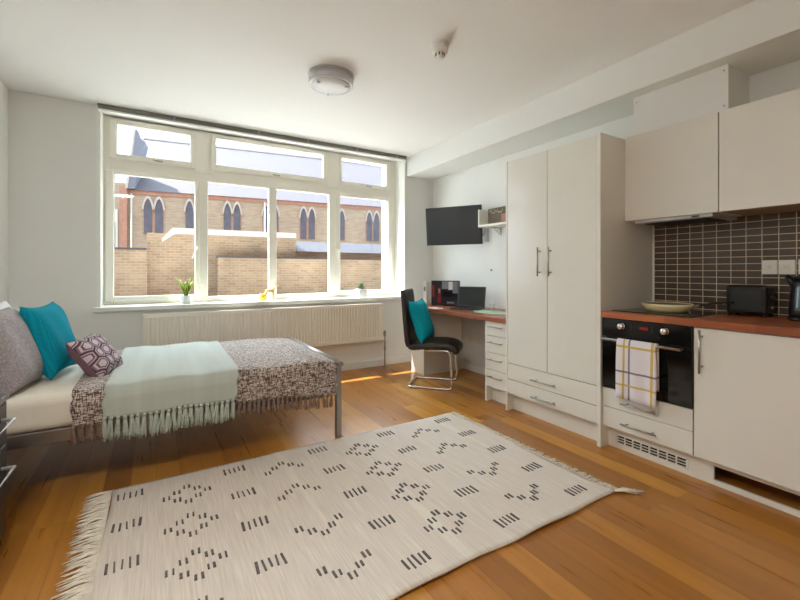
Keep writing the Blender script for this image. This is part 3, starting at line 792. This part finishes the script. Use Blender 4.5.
# -- things on the desk
t = thing('magazine_file', 'black box file with printed front leaning at the back of the desk', 'box file', (2.897,3.79,.771), (0,0,math.atan2(-.265,.18)))
MB().box((-.165,.0,0), (.165,.085,.295)).build('box', M['poster1'], t, local=True, bevel=.002)
b = MB()
def card(x0, x1, z0, z1, mi): b.box((x0,-.003-.0004*mi,z0), (x1,.0005,z1), mi)
card(-.16,.16,.005,.29,0); card(-.03,.05,.20,.288,1); card(.05,.10,.19,.285,3); card(.10,.16,.15,.285,1); card(-.15,-.125,.10,.24,2)
card(-.08,-.042,.03,.15,2); card(-.075,-.05,.15,.20,4); card(-.085,-.065,.04,.10,2); card(-.02,.12,.10,.175,0); card(.03,.12,.03,.05,1)
b.build('printed_front', [M['poster1'], M['poster2'], M['poster3'], M['poster4'], M['poster5']], t, local=True)
t = thing('white_file', 'white magazine file standing left of the black box file', 'box file', (2.745,3.99,.771), (0,0,math.atan2(-.265,.18)))
MB().box((-.02,.02,0), (.02,.22,.28)).build('case', M['paper'], t, local=True, bevel=.002)
MB().box((-.012,.018,.17), (.012,.0205,.22)).build('label_holder', M['poster2'], t, local=True)

lp = thing('laptop', 'open black laptop with blank screen on the desk', 'laptop', (2.945,3.385,.771), (0,0,math.atan2(-.252,.15)))
MB().box((-.155,-.225,.002), (.155,.0,.018)).build('base', M['lapbody'], lp, local=True, bevel=.003)
b = MB()
for r_ in range(5):
    for c_ in range(13): b.box((-.14+c_*.0216,-.035-r_*.021-.016,.0175), (-.14+c_*.0216+.018,-.035-r_*.021,.0205))
b.box((-.04,-.215,.0175), (.04,-.16,.0188)); b.build('keyboard', M['black'], lp, local=True)
Rl = Matrix.Translation((0,.0,.018)) @ Matrix.Rotation(math.radians(-14), 4, 'X')
lid = MB().box((-.155,0,0), (.155,.009,.225), 0, Rl).build('lid', M['lapbody'], lp, local=True, bevel=.003)
MB().box((-.143,-.0015,.014), (.143,.0005,.212), 0, Rl).build('screen', M['lapscreen'], lid, local=True)
t = thing('placemat', 'pale green oval placemat on the desk next to the laptop', 'placemat', (2.84,2.95,.771))
MB().lathe([(0,0),(.15,0),(.155,.002),(.15,.0045),(0,.0045)], n=40, M=Matrix.Diagonal((.85,1.5,1,1))).build('mat', M['green'], t, local=True)
t = thing('drinking_glass', 'small clear glass holding a pen on the green placemat', 'glass', (2.88,2.99,.7765))
mg = glass_mat(); mg.name = 'tumbler_glass'
MB().lathe([(0,0),(.026,0),(.031,.075),(.029,.075),(.024,.005),(0,.005)], n=24).build('tumbler', mg, t, local=True)
MB().tube([(-.012,.0,.008),(.025,.01,.115)], [.003,.0025], 8).build('pen', M['paper'], t, local=True)
tag(place(MB().box((2.575,3.50,.771), (2.66,3.66,.778)).build('notepad', M['paper'], bevel=.001), (2.62,3.58,.771)), 'white notepad at the front edge of the desk', 'notepad')

# -- TV
tv = thing('television', 'flat black television on a swivel arm above the desk', 'television', (2.925,3.668,1.70), (math.radians(6),0,math.radians(-58.2)))
tv.rotation_mode = 'XYZ'
MB().box((-.335,0,-.219), (.335,.035,.219)).build('casing', M['black'], tv, local=True, bevel=.004)
MB().box((-.323,-.003,-.203), (.323,.001,.208)).build('screen', M['screen'], tv, local=True)
b = MB(); b.box((-.10,.035,-.10), (.10,.05,.10)); b.build('mount_plate', M['black'], tv, local=True)
wi = MW[tv].inverted()
b = MB(); pa = wi @ Vector((3.0,3.72,1.66)); pb = wi @ Vector((3.13,3.60,1.62)); pc = wi @ Vector((3.19,3.42,1.59))
b.tube([pa, pb, pc], .018, 8); b.build('swivel_arm', M['bracket'], tv, local=True)
b = MB().box((3.178,3.375,1.51), (3.199,3.435,1.66)); b.build('wall_plate', M['bracket'], tv)
# -- shelf
sh = thing('wall_shelf', 'white wall shelf with one raised end beside the television', 'shelf', (3.09,2.9,1.65))
MB().box((2.98,2.50,1.650), (XR-.001,3.306,1.674)).build('board', M['cabm'], sh, bevel=.002)
MB().box((2.98,3.288,1.674), (XR-.001,3.306,1.842)).build('end_panel', M['cabm'], sh, bevel=.002)
for y in (3.20,2.65):
    b = MB(); b.box((3.187,y-.010,1.57), (3.199,y+.010,1.650)); b.box((3.08,y-.010,1.640), (3.199,y+.010,1.650)); b.tube([(3.19,y,1.585),(3.10,y,1.643)], .004, 8)
    b.build('bracket', M['bracket'], sh)
sg = thing('wooden_sign', 'small dark wooden picture sign with cream script standing on the shelf', 'sign', (3.07,3.09,1.674))
MB().box((3.06,2.90,1.674), (3.085,3.235,1.846)).build('board', M['wood_sign'], sg, bevel=.002)
b = MB(); pts = []
for i in range(60):
    u = i/59; y = 3.205-.19*u; z = 1.802+.010*math.sin(u*34)+.008*math.sin(u*13+1); pts.append((3.058,y,z))
b.tube(pts, .004, 5); b.build('script_lettering', M['cream_ink'], sg)
MB().box((3.057,2.91,1.695), (3.061,3.04,1.77)).build('pink_print', M['pinkpic'], sg)
t = tag(place(MB().lathe([(0,0),(.006,0),(.008,.006),(.004,.02),(0,.021)], n=12, M=Matrix.Translation((3.199,3.322,1.191)) @ Matrix.Rotation(-math.pi/2, 4, 'Y')).build('wall_hook', M['rubber']), (3.199,3.322,1.191)), 'tiny dark hook screwed into the wall above the laptop', 'hook')

def socket(y0, y1, z0, z1, label, group, x=XR, rocker=True, two=True):
    t = thing('wall_socket', label, 'socket', (x,(y0+y1)/2,(z0+z1)/2), group=group)
    MB().box((x-.012,y0,z0), (x-.0005,y1,z1)).build('plate', M['paper'], t, bevel=.003)
    cy = (y0+y1)/2; zc = (z0+z1)/2
    k = MB(); 
    if two:
        k.box((x-.0155,cy-.014,zc-.010), (x-.011,cy-.003,zc+.012)); k.box((x-.0155,cy+.003,zc-.010), (x-.011,cy+.014,zc+.012))
    else: k.box((x-.0155,cy-.008,zc-.010), (x-.011,cy+.008,zc+.012))
    k.build('switch', M['cabm'], t, bevel=.001)
socket(.904,.978,1.160,1.246,'white wall switch on the tiles, nearest the toaster','kitchen wall sockets',XR-.008,two=False)
socket(.825,.899,1.160,1.246,'white double switch on the tiles, between two other plates','kitchen wall sockets',XR-.008)
socket(.738,.812,1.160,1.246,'white wall switch on the tiles above the kettle','kitchen wall sockets',XR-.008,two=False)
socket(3.685,3.785,.335,.42,'white wall socket under the desk, further from the drawers','sockets under the desk')
socket(3.535,3.655,.345,.43,'white wall socket under the desk, nearer the drawers','sockets under the desk')

# =============================================================== WARDROBE
wd = thing('wardrobe', 'tall white gloss double wardrobe with two drawers beside the kitchen', 'wardrobe', (2.87,2.05,0))
WXF = 2.545
MB().box((WXF-.0,2.459,0), (XR-.002,2.479,2.104)).build('side_panel', M['cabm'], wd, bevel=.0015)
MB().box((WXF-.0,1.622,0), (XR-.002,1.648,2.108)).build('side_panel', M['cabm'], wd, bevel=.0015)
b = MB().box((2.575,1.648,.14), (XR-.002,2.459,2.10)); b.build('carcass', M['cabm'], wd)
MB().box((2.62,1.648,0), (2.638,2.459,.14)).build('plinth', M['cabm'], wd)
for y0, y1, hy in ((2.056,2.457,2.118),(1.650,2.051,2.017)):
    d = MB().box((WXF+.002,y0,.407), (2.572,y1,2.100)).build('door', M['cab'], wd, bevel=.0015)
    bar_handle((WXF+.002,hy,1.362), (WXF+.002,hy,1.140), (-.034,0,0), .006, None, d, .03)
for z0, z1, hz in ((.272,.402,.327),(.150,.267,.194)):
    d = MB().box((WXF+.002,1.650,z0), (2.572,2.457,z1)).build('drawer', M['cab'], wd, bevel=.0015)
    bar_handle((WXF+.002,2.185,hz), (WXF+.002,1.960,hz), (-.034,0,0), .006, None, d, .03)

# ================================================================ KITCHEN
KX = 2.567
oc = thing('oven_cabinet', 'white base unit with two drawers below the built-in oven', 'cabinet', (2.88,1.35,0))
b = MB().box((KX+.02,1.087,.14), (XR-.002,1.620,.415)); b.box((KX+.02,1.606,.415), (XR-.002,1.620,.87)); b.box((KX+.02,1.084,.415), (XR-.002,1.094,.87))
b.build('carcass', M['cabm'], oc)
for z0, z1, hz in ((.283,.404,.333),(.150,.279,.204)):
    d = MB().box((KX,1.089,z0), (KX+.02,1.618,z1)).build('drawer', M['cab'], oc, bevel=.0015)
    bar_handle((KX,1.482,hz), (KX,1.268,hz), (-.034,0,0), .006, None, d, .03)
ov = thing('oven', 'black built-in electric oven with red display under the worktop', 'oven', (2.85,1.35,.41))
MB().box((KX+.01,1.096,.415), (3.1,1.604,.868)).build('body', M['black'], ov)
MB().box((KX-.012,1.088,.748), (KX+.012,1.618,.870)).build('control_panel', M['blackgloss'], ov, bevel=.003)
dr = MB().box((KX-.010,1.088,.409), (KX+.012,1.618,.742)).build('door', M['blackgloss'], ov, bevel=.003)
bar_handle((KX-.010,1.602,.736), (KX-.010,1.126,.736), (-.040,0,0), .009, M['steel'], dr, .012)
for y in (1.485,1.226):
    k = MB().lathe([(0,.026),(.017,.025),(.019,.02),(.021,.0),(.026,0),(.026,-.002)][::-1], n=24, M=Matrix.Translation((KX-.012,y,.826)) @ Matrix.Rotation(-math.pi/2, 4, 'Y')).build('knob', M['chrome'], ov)
    MB().box((KX-.040,y-.0025,.811), (KX-.032,y+.0025,.841)).build('grip', M['steel'], k)
b = MB()
def seg7(y, z, w, h, on):
    t_ = .0022
    S = {'a':((0,h-t_),(w,h)),'d':((0,0),(w,t_)),'g':((0,h/2-t_/2),(w,h/2+t_/2)),'f':((0,h/2),(t_,h)),'e':((0,0),(t_,h/2)),'b':((w-t_,h/2),(w,h)),'c':((w-t_,0),(w,h/2))}
    for s in on:
        (a0,z0),(a1,z1) = S[s]; b.box((KX-.0135,y-a1,z+z0), (KX-.0115,y-a0,z+z1))
for i, on in enumerate(('bc','abged','acdefg','abcdef')): seg7(1.376-i*.014, .819, .008, .016, on)
b.build('display_digits', M['red_emit'], ov)
for y in (1.425,1.298):
    b = MB()
    for z in (.812,.826,.840): b.lathe([(0,0),(.0045,0),(.0045,.003),(0,.003)], n=10, M=Matrix.Translation((KX-.012,y,z)) @ Matrix.Rotation(-math.pi/2, 4, 'Y'))
    b.build('buttons', M['rubber'], ov)
bc = thing('base_cabinet', 'white kitchen base cabinet with one wide door right of the oven', 'cabinet', (2.88,.78,0))
MB().box((KX+.02,.48,.14), (XR-.002,1.083,.868)).build('carcass', M['cabm'], bc)
d = MB().box((KX,.485,.150), (KX+.02,1.083,.866)).build('door', M['cab'], bc, bevel=.0015)
bar_handle((KX,1.043,.857), (KX,1.043,.622), (-.034,0,0), .006, None, d, .035)
# plinth with grille, and its missing section
pl = thing('kitchen_plinth', 'white kitchen kickboard with vent grille and open slot at floor level', 'kickboard', (2.645,1.05,0))
b = MB(); px0, px1 = 2.636, 2.652
b.box((px0,1.016,0), (px1,1.621,.034)); b.box((px0,1.016,.091), (px1,1.621,.148)); b.box((px0,1.562,.034), (px1,1.621,.091)); b.box((px0,1.016,.034), (px1,1.150,.091))
b.box((px0,.48,0), (px1,1.016,.028)); b.box((px0,.48,.104), (px1,1.016,.148)); b.box((px0,.48,.028), (px1,.50,.104))
b.build('board', M['cabm'], pl)
b = MB()
gy0, gy1 = 1.152, 1.562
b.box((px0-.003,gy0-.008,.030), (px0+.003,gy1+.004,.0385)); b.box((px0-.003,gy0-.008,.0865), (px0+.003,gy1+.004,.095)); b.box((px0-.003,gy0-.012,.030), (px0+.003,gy0,.095)); b.box((px0-.003,gy1-.004,.030), (px0+.003,gy1+.006,.095))
for z in (.0535,.0705): b.box((px0-.002,gy0,z-.0025), (px0+.004,gy1,z+.0025))
for i in range(1,8): y = gy0+(gy1-gy0)*i/8; b.box((px0-.002,y-.004,.036), (px0+.004,y+.004,.09))
b.build('vent_grille', M['cabm'], pl)
MB().box((px1+.002,gy0-.01,.03), (px1+.006,gy1+.01,.095)).build('grille_shade_sheet', M['dark'], pl)  # solid dark sheet painting in the shade behind the grille

wt = MB().box((2.548,.44,.872), (XR-.0085,1.621,.911)).build('worktop', M['worktop'], bevel=.004)
tag(place(wt, (2.87,1.0,.872)), 'reddish wood kitchen worktop over the oven and base cabinet', 'worktop')
hb = MB().box((2.64,1.13,.911), (3.13,1.60,.916)).build('hob', M['blackgloss'], bevel=.002)
tag(place(hb, (2.88,1.365,.911)), 'black glass hob set in the worktop under the frying pan', 'hob')

# frying pan
pan = thing('frying_pan', 'cream frying pan with black handle on the hob', 'frying pan', (2.865,1.365,.916))
MB().lathe([(0,0),(.105,0),(.125,.012),(.142,.040),(.146,.052),(.143,.053),(.138,.040),(.121,.016),(.10,.005),(0,.005)], n=48).build('bowl', [M['panout']], pan, local=True)
MB().lathe([(.1405,.048),(.138,.0405),(.1205,.017),(.10,.0062),(0,.0062)], n=48).build('non_stick_lining', M['black'], pan, local=True)
hd = Vector((.10,-.25,0)).normalized()
a = hd*.142
MB().tube([a+Vector((0,0,.040)), a+hd*.03+Vector((0,0,.046))], [.014,.012], 10, flat=.6).build('ferrule', M['steel'], pan, local=True)
MB().tube([a+hd*.025+Vector((0,0,.045)), a+hd*.06+Vector((0,0,.054)), a+hd*.11+Vector((0,0,.066)), a+hd*.17+Vector((0,0,.072)), a+hd*.19+Vector((0,0,.072))], [.010,.011,.012,.013,.009], 10, flat=.6).build('handle', M['black'], pan, local=True)
# toaster
to = thing('toaster', 'black two-slice toaster on the worktop against the tiles', 'toaster', (3.06,.995,.911))
b = MB().box((2.995,.897,.925), (3.13,1.093,1.095)); b.build('body', M['black'], to, bevel=.018, seg=4)
MB().box((2.9925,.918,.937), (2.997,1.070,1.075)).build('front_panel', M['blackgloss'], to, bevel=.003)
for x in (3.035,3.085): MB().box((x-.012,.93,1.09), (x+.012,1.06,1.0965)).build('slot', M['dark'], to)
MB().box((3.045,.880,1.02), (3.075,.900,1.035)).build('lever', M['black'], to, bevel=.003)
MB().lathe([(0,.0),(.012,0),(.011,.012),(0,.012)], n=16, M=Matrix.Translation((3.06,.897,.965)) @ Matrix.Rotation(math.pi/2, 4, 'X')).build('dial', M['steel'], to)
for x in (3.01,3.115):
    for y in (.915,1.075): MB().lathe([(0,0),(.01,0),(.012,.015),(0,.015)], (x,y,.911), 12).build('foot', M['black'], to)
# kettle
kt = thing('kettle', 'black electric kettle with clear water window beside the toaster', 'kettle', (3.0,.725,.911))
MB().lathe([(0,0),(.082,0),(.084,.016),(.078,.022),(0,.022)], n=32).build('power_base', M['black'], kt, local=True)
MB().lathe([(0,.023),(.077,.023),(.079,.05),(.074,.13),(.064,.205),(.060,.225),(0,.225)], n=36).build('body', M['black'], kt, local=True)
MB().lathe([(.0605,.225),(.058,.238),(.03,.247),(0,.249)], n=32).build('lid', M['black'], kt, local=True)
sp = MB(); sp.tube([(-.0,.045,.165),(0,.070,.215),(0,.088,.243)], [.020,.022,.016], 12, flat=.8); sp.build('spout', M['black'], kt, local=True)
MB().tube(rounded([(0,-.05,.235),(0,-.125,.235),(0,-.125,.06),(0,-.07,.045)], .035), .012, 10).build('handle', M['black'], kt, local=True)
b = MB()
def kw(u, v):
    a = math.radians(150+80*u); z = .055+.14*v; r = .0795-.0135*max(0,(z-.05)/.155)+.001
    return (r*math.cos(a), r*math.sin(a), z)
b.grid(kw, 10, 8); b.build('water_window', M['kettleglass'], kt, local=True, solid=.002)

# tea towel over the oven handle
ty0, ty1, tz0, tz1 = 1.248, 1.486, .385, .757
hx = KX-.050; hz = .736
def tfn(u, q):
    # q along the cloth: front hem -> over the bar -> back hem
    y = ty1+(ty0-ty1)*u
    pts = [(hx-.020,tz0-.012*u), (hx-.019,.52), (hx-.017,.66), (hx-.0145,.728), (hx-.009,.7475), (hx,.752), (hx+.009,.7475), (hx+.0125,.73), (hx+.0135,.66), (hx+.014,.56), (hx+.0145,.47)]
    k = q*(len(pts)-1); i = min(int(k), len(pts)-2); f = k-i
    x = pts[i][0]*(1-f)+pts[i+1][0]*f; z = pts[i][1]*(1-f)+pts[i+1][1]*f
    if q < .35: x -= .005*(1+math.sin(u*15+q*4))*(1-q/.35); y -= .006*math.sin(q*14)*u
    return (x, y, z)
tt = MB().grid(tfn, 24, 44).build('tea_towel', M['paper'], solid=.004)
tt.data.materials.clear(); 
cy, cz = (ty0+ty1)/2, tz1
place(tt, (hx,cy,cz)); tt.data.materials.append(towel_mat(ty0-cy, ty1-cy, tz0-cz, 0))
tag(tt, 'white tea towel with yellow and grey checks hanging on the oven handle', 'tea towel')

# wall cabinets and hood
wc = thing('wall_cabinet', 'white wall cabinet above the hob, beside the wardrobe side', 'cabinet', (3.05,1.36,1.53), group='kitchen wall cabinets')
MB().box((2.850,1.069,1.529), (XR-.002,1.6215,2.117)).build('carcass', M['cabm'], wc)
MB().box((2.830,1.070,1.529), (2.850,1.620,2.117)).build('door', M['cab'], wc, bevel=.0015)
wc2 = thing('wall_cabinet', 'white wall cabinet above the toaster, at the right edge', 'cabinet', (3.05,.79,1.53), group='kitchen wall cabinets')
MB().box((2.850,.49,1.532), (XR-.002,1.064,2.118)).build('carcass', [M['cabm']], wc2)
MB().box((2.830,.49,1.528), (2.850,1.064,2.118)).build('door', M['cab'], wc2, bevel=.0015)
MB().box((2.852,.50,1.526), (XR-.01,1.056,1.5318)).build('underside_shade', M['under'], wc2)  # brown sheet: shade below the cabinet put into colour
eh = thing('extractor_hood', 'slim grey extractor hood fitted under the cabinet above the hob', 'extractor hood', (3.03,1.36,1.51))
MB().box((2.842,1.10,1.506), (XR-.01,1.56,1.5285)).build('canopy', M['bracket'], eh, bevel=.003)
MB().box((2.90,1.14,1.502), (3.14,1.52,1.5065)).build('filter', M['rubber'], eh)
MB().box((2.838,1.17,1.511), (2.844,1.21,1.522)).build('switch', M['black'], eh)

# ================================================================= CEILING
cl = thing('ceiling_light', 'round white ceiling light with flat glass rim near the middle', 'ceiling light', (1.13,2.88,ZC))
MB().lathe([(0,0),(.172,0),(.172,-.010),(.166,-.014),(0,-.014)], n=48).build('base_plate', M['bracket'], cl, local=True)
MB().lathe([(.166,-.014),(.166,-.070),(.160,-.075),(.145,-.075),(.145,-.06)], n=48).build('rim', M['lampgrey'], cl, local=True)
MB().lathe([(.150,-.070),(.135,-.082),(.09,-.092),(.0,-.096)], n=48).build('diffuser', M['lampglass'], cl, local=True)
for k in range(3):
    a = math.radians(200+120*k); MB().box((-.012,-.004,-.098), (.012,.004,-.07), 0, Matrix.Rotation(a, 4, 'Z') @ Matrix.Translation((.12,0,0))).build('clip', M['lampgrey'], cl, local=True)
sd = thing('smoke_detector', 'small white ceiling smoke detector on the right', 'smoke detector', (1.572,2.105,ZC))
MB().lathe([(0,0),(.056,0),(.056,-.015),(.052,-.017),(.052,-.022),(.055,-.024),(.051,-.055),(.034,-.064),(0,-.064)], n=36).build('base', M['trimwhite'], sd, local=True)
MB().lathe([(.031,-.062),(.029,-.088),(.020,-.096),(0,-.097)], n=28).build('sensor_head', M['paper'], sd, local=True)
b = MB()
for k in range(8):
    a = 2*math.pi*k/8; b.box((-.002,-.004,-.086), (.004,.004,-.067), 0, Matrix.Rotation(a, 4, 'Z') @ Matrix.Translation((.0285,0,0)))
b.build('sensor_vents', M['rubber'], sd, local=True)
MB().lathe([(0,-.0582),(.003,-.0592),(0,-.061)], (-.037,-.012,0), 8).build('indicator', M['rubber'], sd, local=True)

# ============================================================ SILL ORNAMENTS
al = thing('aloe_plant', 'spiky green aloe in a small white pot on the window sill', 'plant', (.255,4.53,.858))
MB().lathe([(0,0),(.040,0),(.052,.078),(.054,.080),(.049,.080),(.047,.07),(0,.07)], n=28).build('pot', M['potwhite'], al, local=True)
MB().lathe([(0,.074),(.048,.071)], n=24).build('soil', M['soil'], al, local=True)
rn = random.Random(11)
for k in range(11):
    a = 2*math.pi*k/11*1.0+rn.uniform(-.2,.2); out = rn.uniform(.03,.095) if k % 3 else rn.uniform(.005,.03); h = rn.uniform(.12,.195)
    d = Vector((math.cos(a),math.sin(a)*.7,0))
    MB().tube([d*.010+Vector((0,0,.068)), d*(.016+out*.25)+Vector((0,0,.072+h*.4)), d*(.018+out*.65)+Vector((0,0,.072+h*.8)), d*(.02+out)+Vector((0,0,.072+h))], [.013,.017,.012,.001], 7, flat=.5).build('leaf', M['leaf'], al, local=True)
su = thing('succulent', 'little green succulent in a white cube pot at the right of the sill', 'plant', (2.171,4.53,.858))
b = MB().prism([(-.062,-.062,0),(.062,-.062,0),(.062,.062,0),(-.062,.062,0)], (0,0,.105)); b.build('pot', M['potwhite'], su, local=True, bevel=.018, seg=4)
MB().box((-.05,-.05,.10), (.05,.05,.1065)).build('soil', M['soil'], su, local=True)
for ring, (nn_, ro, zt) in enumerate(((8,.055,.13),(6,.035,.165),(4,.015,.185))):
    for k in range(nn_):
        a = 2*math.pi*(k+.5*ring)/nn_; d = Vector((math.cos(a),math.sin(a),0))
        MB().tube([d*.006+Vector((0,0,.104)), d*ro*.7+Vector((0,0,.104+(zt-.104)*.5)), d*ro+Vector((0,0,zt))], [.008,.014,.002], 7, flat=.5).build('leaf', M['succ'], su, local=True)
cg = thing('candle_glass', 'small yellow candle glass beside the golden deer on the sill', 'candle holder', (.985,4.52,.858))
MB().lathe([(0,0),(.030,0),(.033,.074),(.030,.074),(.028,.01),(0,.01)], n=28).build('holder', M['yellowwax'], cg, local=True)
MB().lathe([(.0285,.010),(.0292,.045),(0,.047)], n=24).build('wax', M['paper'], cg, local=True)
MB().tube([(0,0,.046),(.001,0,.056)], .0012, 6).build('wick', M['black'], cg, local=True)
# golden deer figurine
b = MB()
b.tube([(-.050,0,.098),(-.040,0,.104),(-.01,0,.100),(.02,0,.102),(.040,0,.112)], [.010,.019,.017,.019,.012], 10)
b.tube([(.034,0,.108),(.050,0,.135),(.062,0,.165)], [.014,.010,.008], 10)
b.tube([(.056,0,.168),(.066,0,.170),(.082,0,.162),(.088,0,.159)], [.008,.011,.007,.004], 10)
for s in (-1,1):
    b.tube([(.033,s*.010,.10),(.034,s*.011,.05),(.036,s*.011,0)], [.009,.0055,.005], 8)
    b.tube([(-.040,s*.010,.098),(-.048,s*.011,.05),(-.042,s*.011,0)], [.011,.0055,.005], 8)
b.tube([(-.048,0,.104),(-.060,0,.110)], [.005,.002], 6)
df = thing('deer_figurine', 'small golden standing deer ornament on the window sill', 'figurine', (1.07,4.53,.858))
o = b.build('body', M['gold'], df, local=True)
b = MB()
for s in (-1,1):
    b.tube([(.060,s*.006,.176),(.054,s*.016,.20),(.058,s*.018,.215)], [.003,.002,.001], 6); b.tube([(.056,s*.008,.172),(.048,s*.022,.178)], [.004,.001], 6)
b.build('antlers', M['gold'], df, local=True)

# ================================================================== CAMERA
cd = bpy.data.cameras.new('camera'); cam = bpy.data.objects.new('camera', cd); COL.objects.link(cam)
cam.location = (0,0,1.18); cam.rotation_euler = (math.pi/2,0,-math.atan(244/404.3))
cd.sensor_fit = 'HORIZONTAL'; cd.sensor_width = 36; cd.lens = 404.3/800*36; cd.shift_y = -29/800; cd.clip_start = .05; cd.clip_end = 200
SC.camera = cam
FILL_POWER = 22  # strength of the added fill light

# =================================================================== LIGHT
w = bpy.data.worlds.new('world'); SC.world = w; w.use_nodes = True
nt = w.node_tree; N = nt.nodes; L = nt.links; bg = N['Background']
SKY_BASE, SKY_LOBE = 1.7, 5.5          # hazy bright sky: brightest around the sun, dimmer opposite
tc = N.new('ShaderNodeTexCoord'); dt = N.new('ShaderNodeVectorMath'); dt.operation = 'DOT_PRODUCT'
L.new(tc.outputs['Generated'], dt.inputs[0]); dt.inputs[1].default_value = Vector((-.2,.66,.72)).normalized()
lob = math_(N, L, 'POWER', math_(N, L, 'MAXIMUM', dt.outputs['Value'], 0.0), 3.0)
st = math_(N, L, 'MULTIPLY_ADD', lob, SKY_LOBE, SKY_BASE)
bg.inputs[0].default_value = (.80,.93,1.06,1); L.new(st, bg.inputs[1])
sl = bpy.data.lights.new('sun', 'SUN'); so = bpy.data.objects.new('sun', sl); COL.objects.link(so)
sl.energy = 14; sl.angle = math.radians(.6); sl.color = (1,.96,.90)
dv = Vector((.84,-.572,-1.43)); so.rotation_euler = dv.to_track_quat('-Z','Y').to_euler(); so.location = (-4,9,12)
# added unseen copy of the ceiling light; its area lamp is fill for the bed side
for lx, ly in ((-.5,.55),):
    c2 = tree_copy(cl, Vector((lx,ly,ZC))-Vector((1.13,2.88,ZC)), 'added ceiling light as unseen fill, near the left wall beside the camera')
    ld = bpy.data.lights.new('fill_light', 'AREA'); lo = bpy.data.objects.new('fill_light', ld); COL.objects.link(lo)
    ld.shape = 'DISK'; ld.size = .30; ld.energy = FILL_POWER; ld.color = (1,.97,.93); lo.location = (lx,ly,ZC-.11)
# sampling portal in the window opening: gives off no light of its own
pa = bpy.data.lights.new('window_portal', 'AREA'); po = bpy.data.objects.new('window_portal', pa); COL.objects.link(po)
pa.shape = 'RECTANGLE'; pa.size = 3.1; pa.size_y = 1.75; pa.cycles.is_portal = True
po.location = (1.15,4.86,1.76); po.rotation_euler = (-math.pi/2,0,0)

SC.view_settings.view_transform = 'Standard'; SC.view_settings.look = 'None'; SC.view_settings.gamma = 1; SC.view_settings.use_curve_mapping = False
SC.view_settings.exposure = 0.75
SC.cycles.use_denoising = True
SC.cycles.max_bounces = 14; SC.cycles.diffuse_bounces = 10; SC.cycles.transparent_max_bounces = 16
SC.cycles.sample_clamp_indirect = 12
